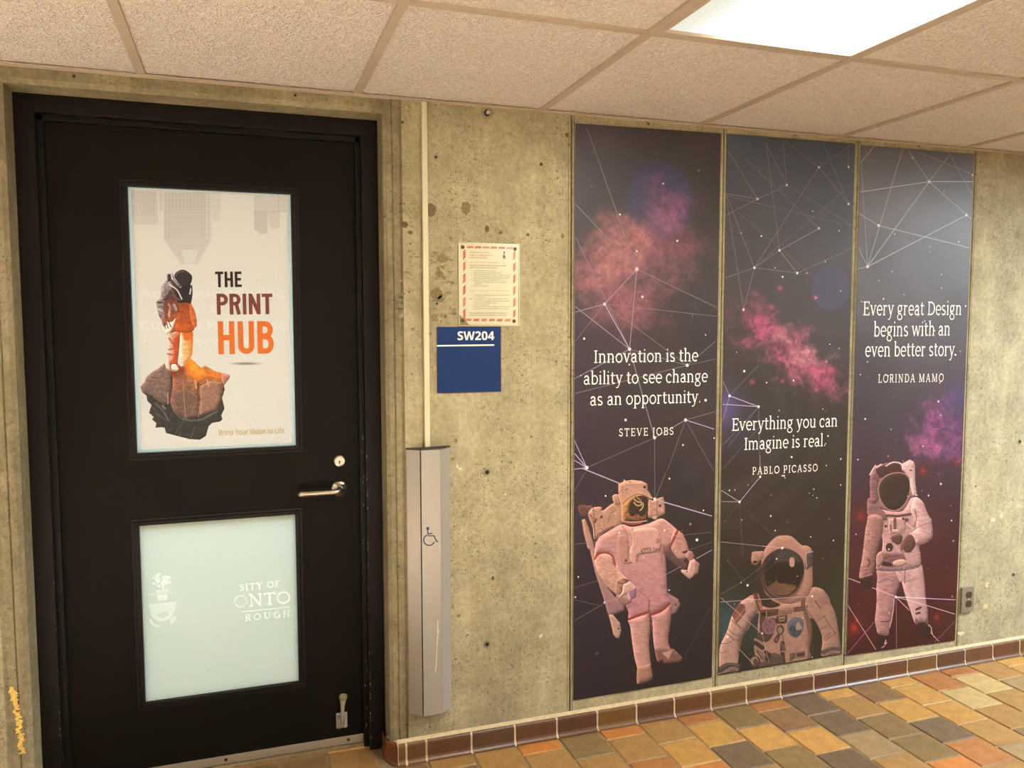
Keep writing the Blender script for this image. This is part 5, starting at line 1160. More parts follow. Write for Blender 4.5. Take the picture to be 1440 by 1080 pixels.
# far boot, legs
p.fill(l3([(730, 720), (800, 735), (862, 760), (892, 800), (905, 870), (860, 900), (790, 890), (760, 830)]), (44, 26, 26), relief=4, wr=.3); p.line(l3([(858, 770), (890, 800), (902, 870), (965, 940)]), 12, (214, 164, 160))
p.fill(l3([(330, 870), (440, 880), (425, 960), (400, 1010), (340, 1060), (320, 1000)]), (46, 26, 26), relief=4, wr=.4); p.line(l3([(415, 935), (405, 975), (425, 960)]), 14, (206, 160, 156)); p.line(l3([(375, 1010), (400, 995)]), 14, (196, 150, 150))
LL = l3([(330, 190), (520, 190), (560, 320), (540, 400), (520, 470), (505, 560), (490, 660), (480, 740), (455, 810), (440, 880), (340, 870), (315, 810), (300, 720), (312, 600), (318, 480), (315, 380), (325, 280)])
RL = l3([(520, 190), (640, 150), (780, 140), (812, 240), (828, 380), (838, 520), (858, 620), (855, 680), (865, 770), (800, 740), (735, 770), (700, 710), (670, 620), (640, 540), (605, 420), (580, 330), (560, 320)])
p.fill(LL, (172, 124, 122), relief=11, amt=.3, wr=.22, wasp=2.5); p.creases(LL, 90, 60, 7, (130, 88, 90), .05, 31, .5)
p.fill(RL, (192, 148, 146), relief=11, amt=.3, wr=.2, wasp=2); p.creases(RL, 50, 45, 7, (150, 106, 110), .3, 32, .5)
p.line(l3([(735, 610), (780, 590)]), 26, (84, 50, 46)); p.line(l3([(735, 655), (770, 645)]), 24, (84, 50, 46)); p.line(l3([(370, 735), (430, 735), (480, 705)]), 14, (96, 60, 58))
p.fill(l3([(720, 700), (790, 740), (850, 690), (862, 770), (800, 745), (735, 772)]), (110, 76, 74), relief=3)
p.line(l3([(500, 500), (490, 640), (455, 800)]), 14, (208, 164, 160), alpha=.8); p.line(l3([(610, 420), (660, 560), (700, 690)]), 16, (206, 164, 162), alpha=.7)
p.line(l3([(615, 200), (612, 335)]), 9, (96, 62, 62)); p.line(l3([(625, 320), (740, 290)]), 7, (130, 92, 92)); p.line(l3([(640, 180), (740, 220), (770, 240)]), 8, (206, 160, 156)); p.line(l3([(560, 322), (545, 390)]), 12, (110, 74, 74), alpha=.7); p.line(l3([(340, 330), (420, 290), (500, 320)]), 8, (120, 80, 82), alpha=.7)
# torso
TB = [(245, 480), (330, 560), (440, 600), (560, 610), (640, 560), (700, 470), (760, 460), (830, 510), (880, 640), (930, 740), (800, 960), (810, 1080), (808, 1200), (700, 1240), (540, 1260), (340, 1250), (330, 1190), (380, 1080), (390, 900), (330, 760), (240, 660), (225, 580)]
p.fill(TB, (170, 124, 122), relief=12, amt=.3, wr=.22, col2=(190, 148, 146), gdir=(1, 0)); p.creases(TB, 90, 40, 7, (124, 84, 86), .2, 33, .45)
p.fill([(230, 480), (290, 480), (350, 560), (420, 620), (440, 700), (330, 700), (240, 670)], (132, 92, 92), relief=5, wr=.3)
p.line([(440, 655), (560, 660), (700, 640)], 26, (90, 56, 56)); p.line([(470, 640), (620, 630)], 10, (186, 140, 120)); p.dot((430, 770), 16, (70, 42, 42)); p.dot((432, 745), 10, (206, 164, 160)); p.dot((435, 800), 9, (206, 164, 160))
p.fill([(455, 700), (520, 680), (640, 680), (648, 800), (600, 860), (470, 850)], (186, 142, 138), smooth=False, relief=4); p.line([(528, 695), (530, 790)], 34, (110, 72, 72)); p.line([(500, 815), (555, 812)], 14, (222, 186, 180)); p.dot((618, 690), 14, (70, 42, 42)); p.line([(480, 760), (485, 820)], 20, (120, 80, 80)); p.dot((610, 825), 34, (160, 114, 112)); p.dot((655, 705), 22, (100, 64, 64)); p.line([(655, 740), (690, 770), (720, 800)], 16, (208, 168, 164))
p.fill([(485, 890), (560, 860), (610, 880), (590, 960), (520, 960)], (92, 58, 56), relief=4); p.dot((468, 1000), 40, (66, 38, 38), 48); p.dot((462, 1022), 9, (226, 196, 190)); p.line([(400, 900), (420, 1000), (400, 1100)], 22, (190, 146, 142), alpha=.7); p.line([(520, 960), (560, 1030), (570, 1090)], 18, (196, 152, 148))
p.fill([(400, 1075), (500, 1060), (620, 1070), (640, 1180), (520, 1210), (380, 1190)], (120, 82, 78), relief=4, wr=.4); p.fill([(520, 1150), (600, 1130), (650, 1150), (640, 1190), (560, 1210), (510, 1190)], (192, 148, 138), relief=4); p.fill([(395, 1150), (440, 1160), (500, 1180), (480, 1210), (390, 1190)], (58, 34, 32), amt=0)
p.fill([(330, 1080), (400, 1040), (410, 1130), (370, 1200), (330, 1210)], (170, 126, 120), relief=4)
# viewer-left arm
AA = [(240, 660), (330, 640), (400, 700), (390, 860), (350, 1000), (325, 1080), (310, 1200), (275, 1310), (150, 1340), (145, 1250), (165, 1150), (185, 1000), (205, 820), (225, 720)]
p.fill(AA, (160, 114, 108), relief=11, amt=.3, wr=.28, wscale=.35, wasp=2.5); p.creases(AA, 110, 45, 7, (116, 76, 74), -.1, 35, .55); p.line([(250, 800), (270, 830), (260, 900)], 18, (186, 140, 130), alpha=.7); p.line([(240, 1130), (255, 1170), (235, 1210)], 22, (110, 62, 52)); p.line([(150, 1330), (275, 1290)], 10, (190, 144, 132))
p.fill([(165, 1345), (270, 1310), (285, 1330), (280, 1400), (250, 1450), (190, 1430)], (52, 30, 28), relief=4)
# viewer-right arm bent to the chest
AB = [(740, 455), (830, 505), (880, 620), (925, 720), (942, 820), (930, 900), (850, 960), (750, 975), (700, 880), (690, 840), (760, 790), (740, 700), (700, 600)]
p.fill(AB, (196, 152, 148), relief=12, amt=.35, wr=.2); p.creases(AB, 50, 40, 8, (150, 104, 106), .5, 36, .5); p.line([(745, 590), (760, 680), (740, 780)], 12, (120, 80, 82), alpha=.8); p.line([(700, 840), (800, 770), (910, 730)], 9, (150, 106, 108)); p.line([(800, 560), (850, 620)], 8, (150, 106, 108), alpha=.6)
p.fill([(590, 980), (640, 890), (700, 860), (745, 920), (745, 990), (690, 1060), (640, 1060), (590, 1030)], (98, 62, 58), relief=7, amt=.35); p.line([(610, 1030), (650, 1062), (690, 1060)], 12, (186, 138, 130)); p.line([(640, 960), (690, 930)], 8, (72, 44, 42)); p.line([(630, 1000), (690, 985)], 8, (72, 44, 42))
# head
p.fill([(262, 200), (300, 130), (380, 100), (500, 70), (560, 72), (640, 90), (690, 52), (735, 75), (750, 120), (752, 300), (766, 430), (700, 470), (620, 600), (520, 615), (420, 590), (350, 560), (262, 470), (265, 300)], (148, 104, 104), relief=7, amt=.2, wr=.2)
p.fill([(265, 215), (380, 170), (350, 300), (350, 480), (290, 520), (265, 440)], (128, 88, 90), relief=5, wr=.3); p.line([(300, 250), (330, 262)], 12, (90, 56, 60)); p.line([(285, 345), (300, 350)], 10, (90, 56, 60))
p.fill([(320, 160), (400, 110), (500, 78), (600, 95), (605, 160), (640, 195), (560, 185), (460, 205), (380, 250), (355, 230)], (72, 44, 42), relief=4, amt=.1)
p.fill([(595, 100), (640, 90), (690, 50), (736, 76), (748, 130), (752, 300), (766, 432), (720, 440), (695, 330), (690, 250), (640, 190), (605, 160)], (206, 166, 160), relief=6, amt=.25, smooth=False); p.dot((700, 165), 16, (120, 78, 78), 10); p.dot((722, 125), 12, (170, 128, 124))
for L_ in ([(255, 212), (290, 150), (320, 110)], [(330, 130), (380, 98)], [(430, 118), (500, 80), (560, 80), (600, 100)], [(620, 90), (690, 55)], [(752, 430), (770, 436)]): p.line(L_, 14, (234, 202, 196))
p.fill([(345, 330), (390, 250), (470, 200), (570, 185), (650, 205), (690, 270), (692, 400), (650, 520), (580, 590), (510, 608), (430, 580), (370, 500), (345, 420)], (164, 120, 110), amt=0, wr=.1)
p.fill([(358, 335), (400, 262), (478, 212), (570, 197), (642, 215), (682, 275), (684, 395), (640, 510), (575, 578), (510, 596), (436, 568), (382, 495), (358, 420)], (58, 42, 36), relief=8, amt=.25, wr=.06)
p.clip(Q3); p.mesh('astronaut_print', BAN_Y-.0004, M['ink'], b3, GB)
sg = cropseg(1190, 190, 2.4, [(50, 90, 95, 38, .9, (182, 176, 178)), (72, 444, 50, 90, .8, (170, 164, 166)), (72, 444, 190, 48, .9, (182, 176, 178)), (72, 444, 280, 157, 1.0, (196, 190, 190)), (72, 444, 406, 270, 1.0, (196, 190, 190)), (72, 444, 41, 380, .9, (176, 170, 172)), (72, 444, 38, 452, .9, (176, 170, 172)), (44, 265, 109, 305, .9, (190, 184, 184)), (109, 305, 415, 380, 1.0, (190, 184, 184)), (46, 192, 280, 157, 1.0, (200, 196, 196)), (280, 157, 430, 157, 1.0, (206, 200, 200)), (280, 157, 350, 65, .8, (180, 174, 176)), (280, 157, 208, 50, .8, (180, 174, 176)), (280, 157, 406, 270, .9, (190, 184, 184)), (406, 270, 424, 283, .9, (190, 184, 184)), (240, 55, 430, 135, .7, (164, 160, 164)), (350, 65, 427, 205, .7, (164, 160, 164)), (430, 70, 424, 283, .4, (140, 136, 140))])
sg += cropseg(1190, 775, 7.448, [(20, 283, 145, 330, 1.1, (222, 178, 190)), (270, 382, 520, 480, 1.0, (222, 178, 190)), (520, 480, 835, 495, 1.2, (236, 210, 222)), (835, 495, 1148, 510, 1.3, (200, 150, 196)), (520, 480, 845, 570, .9, (222, 190, 196)), (845, 570, 1138, 660, 1.0, (214, 166, 180)), (520, 480, 660, 620, .9, (222, 180, 190)), (880, 850, 970, 945, .9, (200, 150, 160)), (523, 490, 527, 1020, 1.0, (150, 112, 122)), (12, 560, 312, 1035, 1.0, (204, 156, 166)), (10, 1075, 300, 735, 1.1, (164, 98, 140)), (300, 735, 330, 700, .8, (200, 150, 160)), (930, 950, 1135, 738, .9, (150, 100, 116))])
nd = cropdot(1190, 190, 2.4, [(280, 157, 2.5, (226, 222, 220)), (109, 305, 2.5, (226, 222, 220)), (72, 444, 2.5, (232, 228, 226)), (406, 270, 2.4, (232, 228, 226)), (224, 77, 1.8, (206, 202, 202)), (427, 135, 2.0, (206, 202, 202)), (380, 360, 1.5, (220, 216, 214)), (164, 334, 1.0, WHT), (331, 190, 1.0, WHT), (126, 553, 1.5, WHT), (403, 577, 1.5, WHT), (72, 765, 1.0, WHT), (64, 958, 1.7, WHT), (311, 899, 1.7, WHT), (319, 946, 1.0, WHT), (155, 461, 1.0, WHT), (111, 491, .9, WHT), (321, 470, .9, WHT), (321, 516, .9, WHT), (282, 377, 1.0, (200, 196, 196)), (283, 395, .8, (200, 196, 196)), (265, 628, 1.3, WHT), (298, 660, 1.3, WHT), (243, 610, 1.0, WHT), (196, 538, .9, WHT), (142, 812, 1.2, WHT), (316, 836, 1.2, WHT), (48, 808, 1.0, WHT), (151, 993, .9, WHT), (259, 1050, 1.2, WHT), (52, 562, 1.0, WHT), (385, 700+30, .9, WHT), (367, 741, 1.4, WHT)])
nd += cropdot(1190, 640, 7.7125, [(127, 48, 1.3, WHT), (1027, 312, 1.9, WHT), (893, 438, 1.6, WHT), (1142, 709, 1.5, WHT), (1162, 929, 1.5, (240, 190, 200)), (105, 859, 1.2, WHT), (1133, 550, 1.0, (180, 150, 156)), (820, 387, 1.0, (150, 120, 126)), (455, 12, 1.6, (190, 120, 160)), (1000, 210, .9, (170, 120, 140)), (1215, 72, 1.2, (226, 90, 80)), (665, 445, 1.0, (220, 180, 170)), (618, 62, .9, (200, 170, 170))])
nd += cropdot(1190, 775, 7.448, [(520, 480, 2.1, (248, 240, 244)), (1112, 475, 1.6, (232, 110, 160)), (450, 652, 1.1, (230, 196, 196)), (113, 730, 1.0, (220, 110, 120)), (605, 178, 1.0, (236, 200, 190))])
nd += scatter(33, Q3, 60, (180, 150, 160))
lines_mesh('constellation_print', sg, nd, BAN_Y-.0008, b3, 1.0)
t = MB()
letter(t, SERIF, 'Every great Design', (1213, 443.5), (1352.5, 443), BAN_Y-.0014, TXT, weight=.86, ratio=1.36)
letter(t, SERIF, 'begins with an', (1228, 473.5), (1336.5, 471.8), BAN_Y-.0014, TXT, weight=.86, ratio=1.36)
letter(t, SERIF, 'even better story.', (1216, 501.7), (1346, 500.4), BAN_Y-.0014, TXT, weight=.86, ratio=1.36)
t.build('quote_lettering', M['paper'], b3)
t = MB(); letter(t, SERIF, 'LORINDA MAMO', (1234.5, 538.3), (1327, 536.7), BAN_Y-.0014, TXT, weight=.86, ratio=1.4, track=.12); t.build('author_lettering', M['paper'], b3)

# ------------------------------------------------------------------ poster behind the upper door pane's bead
def hpx(px, py, h, Y): return float(W(px, py-h, Y)[2]-W(px, py, Y)[2])
PO_Y = PY-.0012
pq = [(184.0, 265.5), (198.5, 632), (409.7, 624), (405.8, 275)]
GP = np.array([0.76, 0.92, 1.18])
pm = MB(); PC = lin3((222, 211, 191), GP)
f_ = [W(x, y, PO_Y) for x, y in pq]; k_ = [np.array([q[0], PO_Y+.0006, q[2]]) for q in f_]
pm.face(f_, 0, PC)
for i in range(4): pm.face([f_[i], k_[i], k_[(i+1) % 4], f_[(i+1) % 4]], 0, PC)
poster = pm.build('poster', M['paper'])
tag(poster, 'cream poster in the upper door window, with a small astronaut standing on a floating rock', 'poster')
def flat(mb, L, ox, oy, s, Y, col, mi=0):
    mb.lay = getattr(mb, 'lay', 0)+1
    mb.face([W(ox+a/s, oy+b/s, Y-2e-6*mb.lay) for a, b in L], mi, col)
cb = MB(); ox, oy, s5 = 170, 250, 5.538
B1C, B2C, B3C = lin3((208, 196, 178), GP), lin3((200, 187, 170), GP), lin3((212, 201, 183), GP)
y_ = PO_Y-.0002
for L_, c in (([(82, 92), (84, 300), (102, 366), (256, 366), (292, 342), (282, 100)], B1C), ([(82, 92), (84, 296), (136, 298), (134, 94)], B2C), ([(296, 104), (300, 266), (326, 252), (330, 104)], B1C),
              ([(336, 105), (334, 480), (470, 674), (600, 672), (706, 480), (712, 116)], B1C), ([(712, 116), (718, 340), (770, 340), (780, 120)], B3C), ([(1036, 133), (1036, 260), (1292, 262), (1294, 140)], B1C),
              ([(1036, 258), (1038, 400), (1095, 442), (1140, 430), (1146, 262)], B2C), ([(1152, 258), (1156, 372), (1175, 402), (1236, 390), (1240, 262)], B1C)):
    flat(cb, L_, ox, oy, s5, y_, c)
y_ = PO_Y-.0004
DK = lin3((192, 178, 160), GP); LT_ = lin3((216, 206, 189), GP)
flat(cb, [(660, 125), (660, 480), (704, 480), (708, 125)], ox, oy, s5, y_, LT_); flat(cb, [(470, 560), (500, 668), (570, 668), (600, 560)], ox, oy, s5, y_, LT_); flat(cb, [(350, 482), (470, 640), (590, 640), (690, 482)], ox, oy, s5, y_+.0001, lin3((205, 193, 175), GP))
for i in range(13):
    x = 345+i*28; flat(cb, [(x, 118), (x, 255 if 1 < i < 10 else 470), (x+5, 255 if 1 < i < 10 else 470), (x+5, 118)], ox, oy, s5, y_-.0001, DK)
for j in range(24):
    y = 122+j*15; flat(cb, [(342, y), (342, y+4), (700, y+4), (700, y)], ox, oy, s5, y_-.0001, DK)
for i in range(6):
    x = 144+i*22; flat(cb, [(x, 110), (x, 298), (x+4, 298), (x+4, 110)], ox, oy, s5, y_-.0001, DK)
for j in range(13):
    y = 110+j*15; flat(cb, [(142, y), (142, y+4), (268, y+4), (268, y)], ox, oy, s5, y_-.0001, DK)
for L_ in ([(1036, 260), (1036, 266), (1292, 266), (1292, 260)], [(1225, 145), (1225, 260), (1232, 260), (1232, 145)]): flat(cb, L_, ox, oy, s5, y_-.0001, DK)
cb.build('skyline_print', M['paper'], poster)
gt = MB(); GC = lin3((228, 218, 200), GP)
for s_, a, b, h in (('Academic Printing', (198, 419.5), (400, 418), 13), ('&', (294, 441), (306, 441), 13), ('Custom Publishing', (197.5, 463.7), (402.5, 462.6), 13), ('Services', (262.5, 485.5), (348, 485), 13)):
    font_text(gt, sans(s_), a, b, PO_Y-.0003, GC, hpx(a[0], a[1], h, PO_Y))
gt.build('faint_lettering', M['paper'], poster)
p = Paint(190, 372, 332, 622, 3.0); p.crop(190, 495, 8.307)
RO = [(60, 405), (110, 350), (130, 290), (200, 230), (270, 190), (345, 128), (365, 190), (420, 200), (560, 160), (640, 60), (700, 120), (770, 180), (820, 155), (940, 225), (1010, 240), (1105, 265), (1108, 300), (1040, 390), (1048, 440), (1018, 540), (1046, 660), (1008, 740), (1022, 790), (990, 815), (900, 830), (860, 870), (830, 980), (762, 1026), (640, 1020), (500, 985), (360, 948), (342, 885), (300, 880), (235, 886), (245, 830), (195, 790), (215, 760), (160, 710), (190, 620), (140, 570), (130, 510), (80, 470)]
p.fill(RO, (52, 48, 42), smooth=False, relief=4, wr=.35, wscale=.3, wasp=1)
p.fill([(60, 405), (110, 350), (130, 290), (200, 230), (270, 190), (345, 128), (365, 190), (430, 200), (420, 400), (390, 610), (300, 600), (210, 530), (80, 470)], (134, 100, 84), smooth=False, relief=6, wr=.35, wscale=.35, col2=(120, 92, 80))
p.fill([(430, 200), (560, 160), (640, 60), (770, 180), (820, 155), (940, 225), (1010, 240), (1108, 270), (1040, 390), (1010, 560), (960, 680), (740, 765), (580, 790), (450, 700), (400, 560), (440, 330)], (176, 104, 60), smooth=False, relief=6, wr=.35, wscale=.35, col2=(118, 84, 70))
p.fill([(760, 400), (900, 330), (1000, 360), (1000, 560), (940, 680), (760, 740)], (158, 112, 90), smooth=False, relief=5, wr=.3, wscale=.4, alpha=.8)
p.fill([(440, 480), (560, 420), (740, 520), (740, 750), (600, 790), (470, 690)], (112, 82, 68), smooth=False, relief=4, wr=.4, wscale=.4, alpha=.7)
p.fill([(560, 150), (650, 80), (770, 190), (960, 230), (1010, 330), (860, 300), (740, 350), (600, 250)], (232, 122, 34), soft=22, relief=4, amt=.2, wr=.2, alpha=.95); p.fill([(640, 90), (760, 180), (820, 250), (720, 260), (640, 200)], (246, 150, 44), soft=14, amt=0, wr=.15)
p.fill([(400, 210), (560, 170), (570, 250), (470, 300), (420, 260)], (140, 58, 34), soft=12, amt=0)
p.fill([(1010, 245), (1105, 268), (1100, 300), (1040, 380), (1010, 340)], (196, 130, 104), smooth=False, amt=.2)
for L_, w_, c in (([(430, 310), (425, 430), (395, 600)], 22, (72, 44, 40)), ([(740, 360), (730, 470), (760, 560)], 26, (104, 52, 38)), ([(560, 330), (570, 520), (590, 760)], 8, (186, 136, 110)), ([(380, 480), (385, 600)], 20, (176, 130, 110)), ([(700, 330), (715, 420)], 22, (226, 150, 104)), ([(840, 330), (860, 400)], 20, (222, 150, 110)), ([(770, 560), (740, 760)], 7, (186, 140, 116)), ([(700, 620), (650, 740)], 6, (170, 128, 106)),
                 ([(550, 780), (660, 800), (800, 780), (960, 690)], 20, (104, 96, 84)), ([(240, 600), (320, 680), (390, 800)], 22, (108, 98, 86)), ([(200, 640), (260, 720), (360, 800)], 12, (96, 88, 76)), ([(180, 700), (300, 760)], 10, (90, 82, 70)), ([(460, 700), (540, 780)], 10, (120, 104, 90)), ([(320, 630), (350, 660)], 22, (150, 128, 108)), ([(560, 820), (500, 900), (460, 980)], 4, (120, 114, 104)), ([(700, 880), (650, 1010)], 5, (130, 124, 112)), ([(525, 950), (510, 990)], 4, (150, 144, 130)), ([(440, 880), (370, 940)], 4, (110, 104, 94)), ([(820, 760), (900, 720)], 9, (120, 108, 94))):
    p.line(L_, w_, c, alpha=.8)
p.creases(RO, 110, 26, 6, (60, 44, 38), 1.1, 41, .5); p.creases(RO[:20]+[(740, 760), (430, 690)], 90, 20, 5, (190, 138, 110), 1.2, 42, .5)
O2 = 1038.4
p.crop(190, 370, 8.307)
p.fill([(375, 820), (525, 790), (520, 900), (505, 1080), (500, 1180), (520, 1210), (490, 1260), (430, 1262), (375, 1230), (370, 1130), (385, 1000), (390, 900)], (226, 196, 172), relief=4, amt=.2, wr=.3, wscale=.5, col2=(196, 100, 54), gdir=(1, 0))
p.fill([(440, 900), (520, 820), (515, 1000), (500, 1180), (540, 1210), (450, 1210), (420, 1190), (450, 1050)], (190, 76, 34), relief=3, wr=.3, soft=6)
for (a, b, c, d) in ((400, 880, 440, 940), (395, 1010, 440, 1000), (380, 1060, 440, 1070), (420, 1140, 410, 1190)): p.line([(a, b), (c, d)], 24, (176, 86, 60), alpha=.8)
p.fill([(425, 1190), (470, 1180), (510, 1240), (480, 1262), (430, 1240)], (240, 220, 190), relief=3); p.line([(415, 1240), (420, 1180), (500, 1180), (530, 1220)], 12, (150, 60, 40))
p.fill([(540, 800), (666, 785), (672, 1000), (656, 1090), (600, 1140), (560, 1182), (522, 1100), (522, 950)], (240, 222, 186), relief=4, amt=.15, wr=.3, wscale=.5, col2=(226, 120, 26), gdir=(1, 0)); p.fill([(560, 800), (666, 790), (670, 880), (580, 900)], (220, 104, 30), soft=8, amt=0)
for (a, b, c, d) in ((560, 940, 600, 950), (555, 1000, 610, 1010), (560, 1050, 620, 1060)): p.line([(a, b), (c, d)], 12, (206, 160, 110), alpha=.8)
TP = [(350, 212), (430, 190), (540, 250), (662, 255), (670, 400), (655, 470), (700, 575), (720, 660), (716, 742), (680, 745), (662, 660), (676, 720), (668, 800), (540, 805), (470, 800), (375, 832), (335, 745), (300, 650), (262, 560), (250, 450), (296, 400), (302, 300)]
p.fill(TP, (66, 46, 48), relief=4, amt=.25, wr=.35, wscale=.4, col2=(184, 84, 34), smooth=False)
p.fill([(300, 290), (350, 220), (420, 230), (440, 300), (360, 400), (345, 500), (350, 640), (310, 660), (262, 560), (250, 450), (296, 400)], (150, 126, 120), relief=4, amt=.35, wr=.6, wscale=.5)
p.fill([(525, 260), (655, 262), (662, 420), (620, 490), (520, 480), (440, 330), (430, 300)], (40, 32, 32), relief=3, amt=.2)
p.fill([(480, 480), (650, 480), (690, 700), (668, 800), (480, 790), (500, 560)], (150, 64, 30), relief=4, amt=.2, wr=.3, col2=(206, 92, 30), alpha=.9, soft=4)
p.fill([(640, 480), (690, 540), (720, 660), (716, 742), (682, 745), (645, 620)], (186, 84, 40), relief=3, amt=.4, wr=.3, col2=(226, 120, 60))
for L_, w_, c in (([(400, 250), (490, 315), (545, 420)], 15, (222, 210, 200)), ([(300, 330), (330, 290)], 14, (206, 192, 184)), ([(330, 430), (380, 410), (410, 330)], 20, (76, 56, 56)), ([(440, 320), (470, 400), (520, 430)], 24, (104, 70, 66)), ([(390, 480), (410, 520), (390, 600)], 22, (180, 130, 112)), ([(455, 490), (480, 540)], 36, (160, 140, 132)), ([(490, 490), (510, 570)], 16, (100, 44, 34)), ([(260, 460), (320, 460)], 20, (76, 54, 52)), ([(270, 540), (320, 560)], 14, (206, 190, 180)), ([(280, 600), (300, 640)], 14, (80, 56, 52)), ([(400, 560), (400, 640)], 22, (226, 150, 116)), ([(650, 300), (640, 360)], 16, (214, 204, 200)), ([(640, 300), (665, 260), (668, 380)], 10, (90, 80, 84)), ([(400, 640), (480, 600)], 18, (176, 86, 50))):
    p.line(L_, w_, c)
p.fill([(310, 670), (350, 650), (380, 690), (440, 680), (474, 640), (450, 740), (400, 820), (370, 826), (335, 770)], (238, 228, 206), relief=3, amt=.15); p.line([(475, 645), (440, 750), (370, 828)], 9, (206, 140, 90)); p.fill([(310, 650), (345, 640), (370, 690), (350, 740), (320, 720)], (150, 92, 74), relief=3)
for (a, b, c, d) in ((345, 700, 352, 765), (372, 700, 385, 765), (396, 690, 418, 745)): p.line([(a, b), (c, d)], 10, (104, 48, 36))
p.fill([(374, 130), (395, 122), (418, 130), (428, 200), (376, 210)], (62, 48, 50), smooth=False, relief=3); p.line([(365, 215), (430, 215)], 10, (120, 100, 98))
p.fill([(455, 155), (480, 105), (540, 76), (600, 88), (665, 150), (652, 240), (600, 290), (540, 270), (490, 215)], (46, 38, 38), relief=5, amt=.35); p.line([(470, 150), (510, 105), (580, 96)], 9, (112, 100, 98)); p.line([(430, 125), (455, 195), (528, 275)], 26, (184, 164, 154)); p.line([(440, 150), (480, 220), (520, 265)], 9, (90, 76, 74)); p.line([(425, 130), (435, 190)], 9, (226, 218, 208)); p.dot((522, 265), 13, (70, 58, 56))
p.mesh('astronaut_print', PO_Y-.0006, M['paper'], poster, GP)
t = MB()
for w_, a, b, h, c in (('THE', (302.5, 404), (341, 403.6), 22, (38, 24, 20)), ('PRINT', (303.6, 442.6), (384.2, 441.8), 29.5, (122, 58, 48)), ('HUB', (305, 498.3), (387.3, 497), 46.5, (222, 106, 34))):
    letter(t, BLOCK, w_, a, b, PO_Y-.0008, lin3(c, GP), height=hpx(a[0], a[1], h, PO_Y))
t.build('title_lettering', M['paper'], poster)
t = MB(); font_text(t, sans('Bring Your Vision to Life', False), (308, 612.3), (399.5, 609), PO_Y-.0008, lin3((196, 160, 84), GP), hpx(308, 612, 7.6, PO_Y), bold=.012); t.build('slogan_lettering', M['paper'], poster)
p = Paint(312, 506, 382, 518, 2.5)
for i in range(7):
    r_ = (27-i*3.2); g_ = 208-i*12
    p.fill([(346+r_*math.cos(q*math.pi/8), 511.3-.0*q+(2.6-i*.26)*math.sin(q*math.pi/8)) for q in range(16)], (g_+6, g_-2, g_-16), amt=0, wr=0, soft=1.5)
p.mesh('title_shadow_print', PO_Y-.0006, M['paper'], poster, GP)

# ------------------------------------------------------------------ lettering and crest on the lower pane
def decal_mat(name, k):
    mt, nt, N, L, P = mat_new(name); N.remove(P)
    t_ = N.new('ShaderNodeBsdfTransparent'); d_ = N.new('ShaderNodeBsdfDiffuse'); a_ = N.new('ShaderNodeAddShader')
    tc = N.new('ShaderNodeTexCoord'); n = N.new('ShaderNodeTexNoise'); n.inputs['Scale'].default_value = 120; L.new(tc.outputs['Object'], n.inputs['Vector'])
    r = N.new('ShaderNodeMix'); r.data_type = 'RGBA'; r.inputs[6].default_value = (k*.8, k*.8, k*.8, 1); r.inputs[7].default_value = (k, k, k, 1); L.new(n.outputs['Fac'], r.inputs[0]); L.new(r.outputs[2], d_.inputs[0])
    L.new(t_.outputs[0], a_.inputs[0]); L.new(d_.outputs[0], a_.inputs[1]); L.new(a_.outputs[0], N['Material Output'].inputs[0])
    return mt
M['decal'] = decal_mat('white_window_lettering', .34); M['decal_faint'] = decal_mat('faint_window_lettering', .03); M['decal_soft'] = decal_mat('soft_window_lettering', .15)  # faintest tone: left letters' loss in the pane's glow put into the material
DY = PY-.0006
def flatL(mb, L_, mi):
    mb.lay = getattr(mb, 'lay', 0)+1; mb.face([W(195+a/9.815, 790+b/9.815, DY-5e-6*mb.lay) for a, b in L_], mi)
t = MB()
letter(t, SERIF, 'SITY OF', (336.5, 831), (393.8, 824.9), DY, (1, 1, 1), height=hpx(340, 830, 9/.66, DY), track=.10, weight=1.25)
letter(t, SERIF, 'NTO', (349, 853), (409.5, 847.7), DY, (1, 1, 1), height=hpx(350, 853, 17/.66, DY), weight=1.2)
letter(t, SERIF, 'ROUGH', (344.3, 873.3), (408, 867.3), DY, (1, 1, 1), height=hpx(350, 872, 9/.66, DY), track=.28, weight=1.3)
a_, b_2 = W(338, 860.7, DY), W(406.4, 853.4, DY)
t.face([(a_[0], DY, a_[2]-.0012), (b_2[0], DY, b_2[2]-.0012), (b_2[0], DY, b_2[2]+.0012), (a_[0], DY, a_[2]+.0012)], 0)
letter(t, SERIF, 'O', (328, 855), (349, 853.2), DY, (1, 1, 1), height=hpx(340, 854, 17/.66, DY), weight=1.1, mi=1)
letter(t, SERIF, 'UNIVER', (283, 837), (334, 831.4), DY, (1, 1, 1), height=hpx(300, 836, 9/.66, DY), track=.10, mi=2)
letter(t, SERIF, 'TOR', (272, 860.5), (328, 855), DY, (1, 1, 1), height=hpx(300, 858, 17/.66, DY), mi=2)
letter(t, SERIF, 'SCARBO', (264, 881), (340, 873.8), DY, (1, 1, 1), height=hpx(300, 878, 9/.66, DY), track=.28, mi=2)
dbuild(t, 'window_lettering', [M['decal'], M['decal_soft'], M['decal_faint']], panes[1])
t = MB(); r_ = random.Random(4)
for i in range(46):                                        # crest: tree, rose band, shield, scroll
    a = r_.uniform(0, 2*math.pi); q = math.sqrt(r_.random()); x, y = 315+q*130*math.cos(a), 255+q*88*math.sin(a); rr = r_.uniform(12, 24)
    flatL(t, [(x+rr*math.cos(k*1.05), y+rr*math.sin(k*1.05)) for k in range(6)][::-1], 1)
flatL(t, [(325, 330), (325, 385), (350, 385), (350, 330)], 1)
flatL(t, [(240, 400), (250, 425), (420, 400), (410, 380)], 0)
flatL(t, [(135, 448), (135, 458), (520, 416), (520, 408)], 1)
